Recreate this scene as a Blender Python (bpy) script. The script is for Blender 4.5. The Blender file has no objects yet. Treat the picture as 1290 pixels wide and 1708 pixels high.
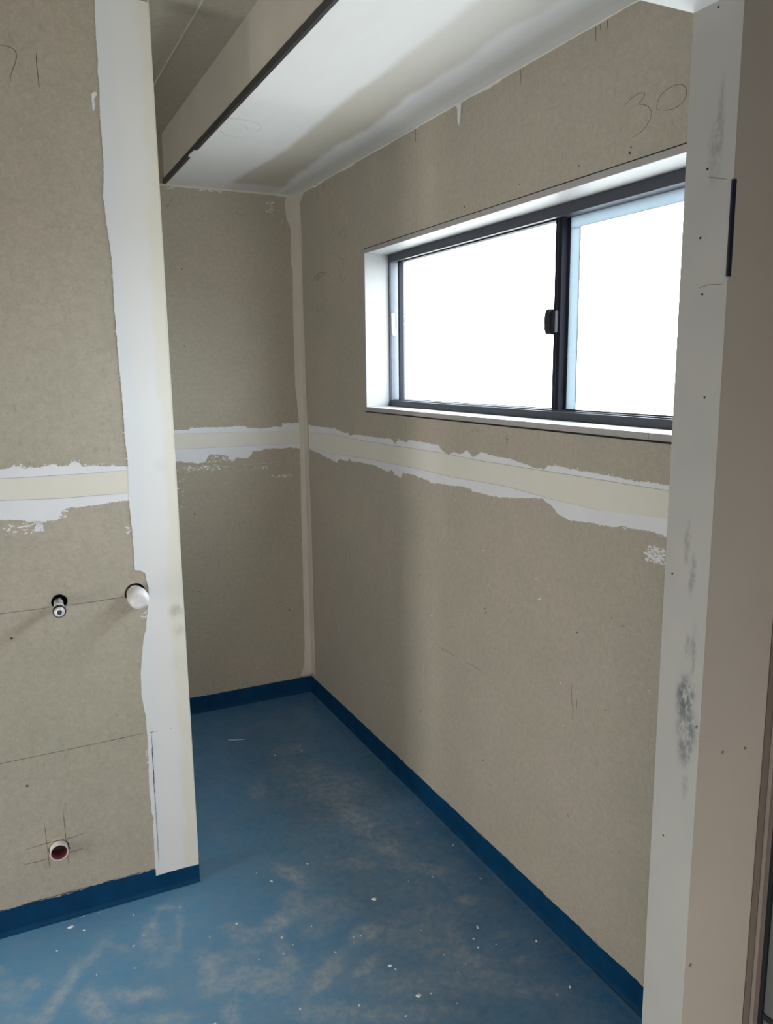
import bpy, bmesh, math, random, json
from mathutils import Vector, Matrix, noise
from mathutils.geometry import tessellate_polygon

# ---------------------------------------------------------------- camera
scn = bpy.context.scene
COL = scn.collection
cam_data = bpy.data.cameras.new('camera')
cam = bpy.data.objects.new('camera', cam_data)
COL.objects.link(cam)
R_, U_, B_ = [Vector(v) for v in [[0.89829, -0.439251, -0.011546], [0.087956, 0.154006, 0.984147], [-0.430509, -0.885066, 0.176977]]]
M = Matrix((R_, U_, B_)).transposed().to_4x4()
M.translation = Vector([-1.34185, -3.65445, 1.61885])
cam.matrix_world = M
cam_data.sensor_fit = 'HORIZONTAL'
cam_data.sensor_width = 36.0
cam_data.lens = 1338.304 / 1290.0 * 36.0
cam_data.clip_start = 0.05
scn.camera = cam

# ---------------------------------------------------------------- world and lights
SKY = 6.0
UP, DN = 2.5, 1.08
LA, LB, LC = 29.0, 31.0, 13.5
world = bpy.data.worlds.new('overcast_sky')
scn.world = world
world.use_nodes = True
wn = world.node_tree
bg = wn.nodes['Background']
geo = wn.nodes.new('ShaderNodeNewGeometry')
sep = wn.nodes.new('ShaderNodeSeparateXYZ')
wn.links.new(geo.outputs['Incoming'], sep.inputs[0])
ramp = wn.nodes.new('ShaderNodeValToRGB')
mp = wn.nodes.new('ShaderNodeMapRange')
mp.inputs['From Min'].default_value = -0.6
mp.inputs['From Max'].default_value = 0.6
wn.links.new(sep.outputs['Z'], mp.inputs['Value'])
wn.links.new(mp.outputs['Result'], ramp.inputs[0])
# Incoming points back to the viewer: z<0 is the sky overhead, z>0 the pale yard below
ramp.color_ramp.elements[0].position = 0.47; ramp.color_ramp.elements[0].color = (1.0*UP, 1.05*UP, 1.12*UP, 1)
ramp.color_ramp.elements[1].position = 0.53; ramp.color_ramp.elements[1].color = (DN, DN, DN, 1)
wn.links.new(ramp.outputs['Color'], bg.inputs['Color'])
bg.inputs['Strength'].default_value = SKY

def area(name, loc, target, sx, sy, power, color=(1, 1, 1)):
    l = bpy.data.lights.new(name, 'AREA')
    l.shape = 'RECTANGLE'; l.size = sx; l.size_y = sy; l.energy = power; l.color = color
    o = bpy.data.objects.new(name, l)
    COL.objects.link(o)
    o.location = loc
    o.rotation_euler = (Vector(target) - Vector(loc)).to_track_quat('-Z', 'Y').to_euler()
    return o

# daylight from the left, plus unseen fill panels added in hall and alcove
area('daylight_left_opening', (-3.2, -1.72, 0.65), (0.0, -1.95, 0.65), 0.70, 1.1, LA, (1.0, 0.97, 0.93))
area('hall_fill_panel', (-1.4, -4.4, 0.35), (-0.4, -2.8, 0.35), 1.5, 0.6, LB, (1.0, 0.95, 0.90))  # added low panel that brightens the foot of the nib
area('alcove_fill_panel', (-3.1, -0.85, 1.5), (-0.9, 0.0, 1.6), 0.55, 1.6, LC, (1.0, 0.97, 0.93))  # added panel that lifts the alcove walls and bulkhead
# portal on the outside of the window so the sky is sampled through it
pl = bpy.data.lights.new('window_portal', 'AREA')
pl.shape = 'RECTANGLE'; pl.size = 2.0; pl.size_y = 0.62
pl.cycles.is_portal = True
po = bpy.data.objects.new('window_portal', pl)
COL.objects.link(po)
po.location = (0.20, -1.68, 1.755)
po.rotation_euler = Vector((-1, 0, 0)).to_track_quat('-Z', 'Z').to_euler()

scn.view_settings.view_transform = 'Standard'
scn.view_settings.look = 'None'
scn.view_settings.gamma = 1.0
scn.view_settings.use_curve_mapping = False
scn.view_settings.exposure = 0.0
scn.cycles.max_bounces = 12
scn.cycles.diffuse_bounces = 8

# ---------------------------------------------------------------- measured outlines, in metres on their own surface
D = json.loads('''{"S_band":[[-1.0095,2.5797],[-1.0119,2.5453],[-1.0128,2.5126],[-1.0138,2.4581],[-1.0136,2.4192],[-1.0157,2.3899],[-1.0142,2.3683],[-1.0168,2.3108],[-1.0178,2.2546],[-1.0165,2.2309],[-1.0169,2.1814],[-1.0185,2.1376],[-1.0241,2.0793],[-1.0214,2.0305],[-1.0175,1.9766],[-1.0131,1.9268],[-1.015,1.808],[-1.0139,1.6625],[-1.011,1.5385],[-1.0112,1.4375],[-1.0078,1.3657],[-1.0119,1.2535],[-1.009,1.1831],[-1.0081,1.1156],[-1.0087,1.0458],[-0.9953,1.0441],[-0.9806,1.0332],[-0.9772,1.0128],[-0.974,0.985],[-0.9768,0.9395],[-0.9844,0.8982],[-0.9877,0.8653],[-0.9963,0.8388],[-1.0046,0.7898],[-1.012,0.729],[-1.0147,0.6669],[-1.01,0.622],[-1.0059,0.5808],[-1.0056,0.5235],[-1.0075,0.4367],[-1.0108,0.3403],[-1.0077,0.2711],[-1.0025,0.2556],[-1.0073,0.2366],[-1.0079,0.1243],[-1.009,0.0604],[-0.8744,0.0604],[-0.8744,2.5797]],
"S_joint":[[-1.5582,1.3669],[-1.4224,1.364],[-1.3372,1.3616],[-1.3152,1.3634],[-1.3074,1.3694],[-1.2853,1.3696],[-1.2769,1.3633],[-1.2321,1.3613],[-1.2242,1.3657],[-1.2012,1.3684],[-1.1895,1.3607],[-1.1678,1.3621],[-1.1626,1.3693],[-1.1407,1.3709],[-1.1291,1.358],[-1.0974,1.3576],[-1.056,1.3533],[-1.0493,1.3563],[-1.0089,1.3486],[-0.9941,1.3476],[-1.0004,1.2508],[-1.012,1.2518],[-1.0352,1.252],[-1.0778,1.2495],[-1.1141,1.2465],[-1.1557,1.2443],[-1.1788,1.2463],[-1.1913,1.2386],[-1.197,1.2249],[-1.2071,1.2148],[-1.2389,1.2126],[-1.2808,1.2176],[-1.3218,1.2248],[-1.3488,1.2289],[-1.434,1.2401],[-1.5705,1.2465]],
"S_tape":[[-1.5607,1.3424],[-1.4246,1.3404],[-1.3392,1.3383],[-1.1867,1.3375],[-1.0988,1.3379],[-1.0095,1.34],[-0.9996,1.3394],[-1.0039,1.2738],[-1.0138,1.2746],[-1.1917,1.2734],[-1.3444,1.2794],[-1.4303,1.2801],[-1.567,1.2807]],
"S_drip":[[-1.036,2.3348],[-1.0297,2.34],[-1.0223,2.3395],[-1.0212,2.3338],[-1.026,2.3288],[-1.0296,2.321],[-1.0291,2.3064],[-1.0314,2.2959],[-1.0347,2.291],[-1.0354,2.3027],[-1.0363,2.3202]],
"B_joint":[[-2.0,1.3547],[-0.7108,1.3547],[-0.6323,1.3553],[-0.5524,1.3531],[-0.5411,1.3607],[-0.5004,1.3617],[-0.4263,1.3585],[-0.3493,1.3589],[-0.2995,1.3615],[-0.2771,1.3494],[-0.2223,1.3443],[-0.1767,1.3451],[-0.1606,1.3501],[-0.1131,1.3489],[-0.1096,1.3635],[-0.0677,1.3619],[-0.0313,1.3647],[-0.0071,1.3608],[-0.011,1.237],[-0.0716,1.2489],[-0.1109,1.2452],[-0.1748,1.2493],[-0.2029,1.2474],[-0.2267,1.239],[-0.2586,1.2408],[-0.2693,1.2205],[-0.289,1.2081],[-0.3346,1.2153],[-0.3508,1.2037],[-0.3675,1.2061],[-0.3768,1.2234],[-0.4267,1.2374],[-0.4684,1.237],[-0.4778,1.2166],[-0.4839,1.2048],[-0.5145,1.1984],[-0.5872,1.2101],[-0.6228,1.216],[-0.7189,1.2246],[-2.0,1.2246]],
"B_tape":[[-2.0,1.3389],[-0.7118,1.3389],[-0.62,1.3386],[-0.3179,1.3317],[-0.0142,1.3295],[-0.0162,1.2662],[-0.2343,1.266],[-0.624,1.2689],[-0.7161,1.2699],[-2.0,1.2699]],
"B_corner":[[-0.0491,2.4038],[-0.0624,2.351],[-0.0556,2.2993],[-0.036,2.2481],[-0.0396,2.0942],[-0.0336,2.0543],[-0.0377,1.8905],[-0.0391,1.7176],[-0.039,1.5422],[-0.0296,1.4359],[-0.0266,1.3702],[-0.0236,1.2289],[-0.0286,0.9296],[-0.0297,0.5512],[-0.0316,0.2393],[-0.0397,0.1358],[-0.0572,0.0911],[0,0.0911],[0,2.4],[-0.0491,2.4]],
"R_corner":[[0,2.4],[-0.1022,2.4063],[-0.0325,2.3576],[-0.0397,2.2234],[-0.0361,2.0918],[-0.0343,1.9231],[-0.0388,1.7512],[-0.0402,1.5769],[-0.0474,1.3717],[-0.0497,1.1019],[-0.061,0.9366],[-0.0584,0.4851],[-0.0541,0.1028],[0,0.1028]],
"R_joint":[[-0.0623,1.3567],[-0.1566,1.3555],[-0.3238,1.3585],[-0.3929,1.3595],[-0.4762,1.3488],[-0.532,1.3499],[-0.553,1.3388],[-0.6033,1.348],[-0.7202,1.3505],[-0.8718,1.3518],[-0.9496,1.3552],[-0.9728,1.3368],[-1.0093,1.3565],[-1.0697,1.3501],[-1.0928,1.3627],[-1.181,1.3617],[-1.2666,1.3601],[-1.3037,1.359],[-1.3383,1.3387],[-1.3772,1.3372],[-1.406,1.3457],[-1.4568,1.3454],[-1.4872,1.3576],[-1.5052,1.3512],[-1.5195,1.3387],[-1.5574,1.3535],[-1.5658,1.3605],[-1.6404,1.3537],[-1.7174,1.3544],[-1.7764,1.3492],[-1.8403,1.3391],[-1.887,1.3421],[-1.9025,1.352],[-1.9386,1.3573],[-1.9887,1.3546],[-2.0415,1.3525],[-2.0927,1.3536],[-2.1572,1.3527],[-2.2289,1.3503],[-2.2808,1.3533],[-2.3323,1.3534],[-2.745,1.3535],[-2.745,1.2356],[-2.3347,1.236],[-2.3117,1.2405],[-2.2786,1.2398],[-2.1953,1.2341],[-2.1383,1.2272],[-2.071,1.2247],[-1.9948,1.2183],[-1.9568,1.2259],[-1.9171,1.2476],[-1.8767,1.2582],[-1.8493,1.2578],[-1.7941,1.2488],[-1.7051,1.2371],[-1.6267,1.2317],[-1.5245,1.2329],[-1.5116,1.2408],[-1.3679,1.2323],[-1.3037,1.2304],[-1.2776,1.226],[-1.1932,1.2339],[-1.1144,1.2383],[-1.0441,1.2385],[-1.0194,1.2156],[-0.9704,1.2235],[-0.9519,1.2374],[-0.9136,1.227],[-0.7866,1.2396],[-0.6866,1.2387],[-0.5655,1.2327],[-0.5483,1.2437],[-0.5336,1.2305],[-0.4364,1.2299],[-0.4012,1.2096],[-0.315,1.2215],[-0.1089,1.2405],[-0.0609,1.2401]],
"R_tape":[[-0.0756,1.3224],[-0.3574,1.333],[-0.7193,1.3287],[-1.0695,1.3324],[-1.3383,1.3363],[-1.5577,1.333],[-1.8465,1.3361],[-2.0421,1.3386],[-2.2248,1.3399],[-2.3324,1.3412],[-2.745,1.3418],[-2.745,1.2685],[-2.332,1.2769],[-2.1188,1.2624],[-1.9165,1.2638],[-1.7196,1.2711],[-1.5588,1.2676],[-1.4142,1.2625],[-1.1802,1.2643],[-0.9712,1.2622],[-0.7167,1.2595],[-0.352,1.2448],[-0.0823,1.2462]],
"R_scuff":[[-2.279,1.2028],[-2.3093,1.2031],[-2.3408,1.1997],[-2.3429,1.1681],[-2.3283,1.1677],[-2.3055,1.1741],[-2.2899,1.1821]],
"R_drip":[[-1.4131,2.3959],[-1.4202,2.3822],[-1.4223,2.3445],[-1.4276,2.3347],[-1.4328,2.3435],[-1.4409,2.395]],
"pencilS":[[[-1.4999,0.5317],[-1.4097,0.5333],[-1.2197,0.5348],[-1.0065,0.5383]],[[-1.4596,0.9647],[-1.3718,0.9667],[-1.2437,0.967]],[[-1.1997,0.966],[-1.034,0.9695]],[[-1.311,0.3251],[-1.3104,0.2713],[-1.3073,0.1675]],[[-1.2581,0.3546],[-1.2576,0.2754],[-1.2564,0.1616]],[[-1.3664,0.255],[-1.3066,0.2586],[-1.2408,0.257],[-1.2035,0.262]],[[-1.3735,0.2092],[-1.3431,0.2076],[-1.3105,0.2094]],[[-1.2576,0.2111],[-1.2121,0.2133]],[[-1.2444,2.4207],[-1.2309,2.4207],[-1.2174,2.4192],[-1.2097,2.4134],[-1.2072,2.4027],[-1.2105,2.3883],[-1.2188,2.3705],[-1.2292,2.3453],[-1.2272,2.3372]],[[-1.1618,2.4149],[-1.1631,2.3909],[-1.1625,2.3627],[-1.1617,2.3388],[-1.1608,2.3318]]],
"pencilP":[[[-0.9939,0.5413],[-0.9932,0.4806],[-0.9965,0.3825],[-0.9961,0.2416],[-0.9973,0.1025]],[[-0.9955,0.487],[-0.9944,0.4019],[-0.9948,0.3661]],[[-0.9799,0.5363],[-0.9745,0.5371]],[[-0.9384,0.538],[-0.9312,0.5374]],[[-0.9977,0.5373],[-0.9852,0.5375]]],
"pencilR":[[[-2.1437,2.1938],[-2.1568,2.1996],[-2.1716,2.2048],[-2.1901,2.2076],[-2.2039,2.2061],[-2.2133,2.2003],[-2.2117,2.1965],[-2.2004,2.1893],[-2.1868,2.1851],[-2.2008,2.1831],[-2.2175,2.176],[-2.2316,2.1655],[-2.2359,2.1547],[-2.2304,2.1427],[-2.2151,2.1283],[-2.1953,2.122],[-2.172,2.1189]],[[-2.2498,2.157],[-2.2465,2.1675],[-2.251,2.1794],[-2.2642,2.1888],[-2.2859,2.1931],[-2.3041,2.1935],[-2.3208,2.1886],[-2.3311,2.1787],[-2.3336,2.1666],[-2.3295,2.1562],[-2.3154,2.1486],[-2.295,2.146],[-2.2692,2.1511],[-2.2497,2.1594]],[[-1.1499,2.396],[-1.1486,2.3553]],[[-1.7422,2.3962],[-1.7451,2.357]],[[-2.0411,2.403],[-2.0426,2.3628]],[[-0.2493,2.3978],[-0.2522,2.3409]],[[-1.4444,2.394],[-1.4464,2.3634]],[[-2.0811,2.3965],[-2.0801,2.3767]],[[-2.0568,2.395],[-2.0575,2.382]],[[-1.7591,2.3983],[-1.7542,2.3852]],[[-0.3255,2.39],[-0.3234,2.3592]],[[-1.1646,2.3978],[-1.1894,2.3971]],[[-1.7047,1.4193],[-1.7054,1.3931]],[[-1.6989,1.4084],[-1.7141,1.4095]],[[-0.1531,2.0031],[-0.2141,2.0229],[-0.2797,2.0312],[-0.3213,2.0243],[-0.2714,2.0144],[-0.2053,2.0032]],[[-0.1833,2.0054],[-0.2359,2.0206],[-0.2193,1.9941]],[[-0.21,1.8683],[-0.2617,1.8778],[-0.2984,1.8931],[-0.2894,1.8657]],[[-0.2245,1.8648],[-0.2036,1.8817]],[[-0.42,2.1943],[-0.3987,2.1711],[-0.4379,2.1678]],[[-0.4569,2.1603],[-0.4895,2.172],[-0.4818,2.1473]],[[-0.5145,2.1706],[-0.5396,2.1761],[-0.5384,2.1531],[-0.5559,2.1367]],[[-0.471,2.0706],[-0.5086,2.0612],[-0.5261,2.038],[-0.5253,2.0239]],[[-0.4798,2.0003],[-0.5098,1.9687],[-0.5419,1.9844]],[[-0.9813,1.4287],[-1.0157,1.4371]],[[-1.5112,1.4264],[-1.5184,1.4175]],[[-1.5356,1.4298],[-1.5495,1.4196]]],
"scratchR":[[[-1.2908,0.6457],[-1.358,0.6496],[-1.4303,0.6516]],[[-1.4767,0.6522],[-1.5327,0.6545],[-1.5903,0.6538]],[[-2.0275,0.7703],[-2.0268,0.7305],[-2.0382,0.7005],[-2.0345,0.673]],[[-2.0514,0.7399],[-2.0505,0.7054]]],
"pencilB":[[[-0.596,2.3244],[-0.5895,2.3053],[-0.5611,2.3587]]],
"pencilC":[[[-0.6065,-0.9952],[-0.5652,-1.0066],[-0.5147,-1.0014],[-0.477,-0.9758],[-0.4638,-0.9529]],[[-0.5858,-0.8627],[-0.5459,-0.8117],[-0.5087,-0.8123]],[[-0.523,-0.9485],[-0.4973,-0.9088]],[[-0.4654,-0.9449],[-0.4657,-0.8927]]],
"strokeB":[[[[-0.4073,1.1764],[-0.3734,1.1757]],0.008],[[[-0.3134,1.1775],[-0.2085,1.1794],[-0.1251,1.1857]],0.003],[[[-0.1528,1.163],[-0.1257,1.1685]],0.004],[[[-0.1641,1.1018],[-0.1219,1.1075],[-0.079,1.122]],0.007],[[[-0.6126,1.1882],[-0.521,1.1796],[-0.4242,1.1761]],0.0015],[[[-0.1303,2.3589],[-0.1318,2.3201]],0.012],[[[-0.0758,2.298],[-0.0739,2.2694]],0.006],[[[-0.5483,0.1276],[-0.5433,0.1115]],0.0015],[[[-0.5511,2.0847],[-0.5037,2.0969]],0.002]],
"dotsB":[[-0.5461,0.9675],[-0.5492,0.5968],[-0.5506,1.7216],[-0.1056,0.4446],[-0.1537,0.4884],[-0.2011,0.3728],[-0.5426,2.0523],[-0.4963,2.039]],
"dotsR":[[-1.604,0.8557],[-1.5969,0.8675],[-2.0428,0.9221],[-1.1681,0.3531],[-1.5957,0.3519],[-2.0295,0.3846],[-1.168,0.8756],[-1.7631,1.6531],[-1.4612,2.0965],[-2.1741,2.1008],[-2.171,2.0888],[-1.9943,2.0987],[-1.7464,2.1058],[-0.7829,1.7749],[-2.1726,0.9984],[-2.2136,0.9901],[-2.1618,0.7511]],
"dotsS":[[-1.349,0.8926],[-1.347,0.4497]],
"holes":{"water":[-1.219,0.9775],
"cap":[-1.0117,0.9737],
"waste":[-1.2799,0.2333]},"screwJ":[[-2.7898,2.0915],[-2.7868,1.8865],[-2.7808,1.7952],[-2.7898,1.7168],[-2.7616,1.2989],[-2.772,0.8601],[-2.8049,1.5712]],
"smearJ":[[[-2.8005,1.1084],0.016,0.035,1.0],[[-2.8074,1.0616],0.018,0.03,0.8],[[-2.8059,1.0309],0.014,0.03,0.7],[[-2.7879,1.3534],0.005,0.03,0.5],[[-2.8007,1.305],0.004,0.03,0.5],[[-2.8006,1.1913],0.006,0.02,0.45],[[-2.812,1.1805],0.003,0.045,0.5],[[-2.8104,0.9672],0.005,0.02,0.35],[[-2.8034,1.9271],0.006,0.05,0.45],[[-2.8053,1.9685],0.004,0.03,0.3],[[-2.7976,1.9091],0.01,0.04,0.3]],
"dotsN":[[-0.362,1.0205],[-0.3124,1.0162],[-0.4227,1.0768],[-0.4036,0.6596]],
"creamA":[[-0.3402,-0.2026],[-0.3012,-0.7278],[-0.3124,-1.0009],[-0.3181,-1.2202],[-0.3223,-1.4069],[-0.3149,-1.5748],[-0.3173,-1.7645],[-0.323,-2.0219]],
"creamB":[[-0.1191,-0.1624],[-0.136,-0.3814],[-0.1548,-0.8519],[-0.1376,-1.1139],[-0.1654,-1.4376],[-0.1598,-1.6099],[-0.1614,-1.7929],[-0.1629,-1.9505],[-0.1549,-2.0757]],
"gapC":[[[-0.0941,2.4015],[-0.1845,2.403],[-0.2564,2.3988]],[[-0.6228,2.4018],[-0.6517,2.4032],[-0.6801,2.4024]],[[-0.974,2.4068],[-0.9881,2.4073]],[[-1.1771,2.4057],[-1.1936,2.4051]]],
"dust":[[-0.3116,-0.561,0.0791,-0.0235,-0.0145,-0.0475,0.35],[-0.3148,-0.7547,0.1009,-0.0764,-0.0228,-0.0543,0.3],[-0.2689,-0.9653,0.1045,-0.0217,-0.0195,-0.0589,0.45],[-0.2838,-1.0895,0.0391,-0.0676,-0.035,-0.0513,0.45],[-0.2735,-1.2302,0.0123,-0.0825,-0.0387,-0.0325,0.4],[-0.5428,-0.8344,0.0333,-0.0172,-0.0158,-0.0515,0.45],[-0.2797,-0.866,0.1468,-0.0192,-0.0081,-0.0272,0.3],[-0.2624,-1.3808,0.0552,-0.0283,-0.0182,-0.0376,0.35],[-0.1713,-1.5958,0.0243,-0.0124,-0.0124,-0.0218,0.4],[-0.1588,-1.7533,0.0263,-0.0134,-0.0133,-0.0216,0.6],[-0.2259,-1.5321,0.0646,-0.0456,-0.0131,-0.022,0.4],[-0.2503,-1.4261,0.0393,-0.0374,-0.0216,-0.0339,0.4],[-0.3778,-1.4363,0.0532,-0.0272,-0.0185,-0.0412,0.35],[-0.6071,-1.3735,0.0421,-0.0488,-0.0174,-0.0318,0.6],[-0.5882,-1.4355,0.0209,-0.0479,-0.0175,-0.0205,0.5],[-0.6374,-1.5002,0.04,-0.0079,-0.009,-0.0391,0.55],[-0.6873,-1.5772,0.0744,0.0137,-0.0015,-0.0367,0.7],[-0.7239,-1.6028,0.0464,0.0025,-0.0027,-0.0309,0.55],[-0.7363,-1.6941,0.0183,-0.0093,-0.0197,-0.0581,0.45],[-0.5791,-1.571,0.0588,0.0177,-0.0006,-0.0266,0.35],[-0.5405,-1.6216,0.0764,0.0036,-0.0108,-0.0672,0.25],[-0.5086,-1.7492,0.0455,0.0162,0.0006,-0.0321,0.75],[-0.6606,-1.8481,0.0744,0.0519,0.0082,-0.026,0.75],[-0.5541,-1.8697,0.0494,0.0191,0.0022,-0.0266,0.65],[-0.4564,-1.7813,0.0403,-0.0204,-0.0234,-0.0483,0.3],[-0.8139,-1.5999,0.0468,-0.0237,-0.0112,-0.0384,0.5],[-0.8426,-1.5425,0.0316,-0.0161,-0.0069,-0.0252,0.4],[-0.9311,-1.6482,0.0313,-0.0386,-0.0123,-0.0225,0.55],[-0.9548,-1.7114,0.0233,-0.0118,-0.0143,-0.0591,0.6],[-0.9168,-1.7547,0.0403,-0.0204,-0.0088,-0.0332,0.5],[-0.8281,-1.7633,0.0656,-0.0332,-0.009,-0.0294,0.55],[-0.7368,-1.7721,0.018,-0.0229,-0.0261,-0.038,0.6],[-0.8123,-1.8194,0.0669,-0.0246,-0.0072,-0.0288,0.5],[-0.9296,-1.8619,0.0247,-0.0125,-0.0102,-0.0374,0.7],[-1.064,-1.8156,0.0545,-0.0275,-0.0062,-0.0304,0.4],[-0.8497,-1.6633,0.0808,-0.0178,-0.0038,-0.0238,0.35],[-1.0638,-1.473,0.0233,-0.0197,-0.0194,-0.0655,0.55],[-0.9775,-1.474,0.0111,-0.0056,-0.021,-0.1006,0.55],[-1.0004,-1.3661,0.0329,-0.0168,-0.0027,-0.0141,0.55],[-1.0305,-1.4028,0.0075,-0.0114,-0.0245,-0.0461,0.5],[-1.0214,-1.563,0.0274,-0.0139,-0.0038,-0.0193,0.5],[-1.0532,-1.5992,0.0388,-0.0196,-0.0044,-0.0231,0.4],[-1.1423,-1.4937,0.0122,-0.0062,-0.0022,-0.0149,0.5],[-1.1707,-1.4604,0.0266,-0.032,-0.0033,-0.0085,0.4],[-1.2314,-1.4961,0.0482,0.0576,0.0079,-0.0172,0.55],[-1.2992,-1.5613,0.0441,0.0747,0.0101,-0.0165,0.6],[-1.3411,-1.6322,0.0337,0.0501,0.0147,-0.0251,0.65],[-1.2472,-1.6459,0.0282,-0.0143,-0.005,-0.0466,0.65],[-1.2309,-1.6989,0.0347,0.0113,0.0114,-0.0504,0.6],[-1.1539,-1.6816,0.0551,-0.0359,-0.0053,-0.0246,0.6],[-1.1025,-1.6961,0.0369,-0.0187,-0.0033,-0.019,0.6],[-1.139,-1.7777,0.0818,-0.0413,-0.0031,-0.0196,0.45],[-1.4308,-1.5417,0.0427,-0.0216,-0.0013,-0.0578,0.4],[-1.4581,-1.4321,0.0207,-0.0104,-0.0002,-0.0196,0.5],[-1.3789,-1.521,0.0203,-0.0103,-0.0011,-0.0232,0.45],[-1.4054,-1.6433,0.0547,-0.0276,-0.0008,-0.0207,0.4],[-0.3267,-1.7604,0.1087,-0.0239,-0.019,-0.0479,0.18],[-0.3379,-1.9227,0.0687,-0.0961,-0.0379,-0.0386,0.3],[-0.2754,-1.9803,0.0372,-0.0322,-0.0145,-0.0177,0.4],[-0.2706,-1.8755,0.0002,-0.0505,-0.024,-0.0093,0.3],[-0.4223,-2.0048,0.0855,-0.0433,-0.0263,-0.047,0.35],[-0.2655,-2.0841,0.071,-0.0604,-0.0278,-0.0318,0.3],[-0.5126,-2.0725,0.1089,-0.055,-0.0177,-0.0334,0.45],[-0.1569,-2.0403,0.0296,-0.015,-0.0107,-0.015,0.3],[-0.1471,-1.9382,0.0215,-0.0109,-0.0085,-0.0124,0.25],[-0.1779,-2.1635,0.0561,-0.0283,-0.0173,-0.0231,0.25],[-0.69,-1.9829,0.1092,-0.0551,-0.0117,-0.0282,0.45],[-0.5224,-1.9542,0.0572,-0.0289,-0.0184,-0.0373,0.3],[-0.6382,-1.6749,0.0469,-0.0238,-0.0107,-0.0282,0.3],[-0.356,-1.4838,0.1434,-0.3786,-0.1856,-0.187,0.22],[-0.2893,-1.0146,0.1531,-0.2688,-0.1166,-0.1765,0.25],[-0.3609,-1.9624,0.1825,-0.1564,-0.1014,-0.1329,0.16],[-0.7659,-1.831,0.2292,-0.116,-0.0399,-0.1149,0.2]],
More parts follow.
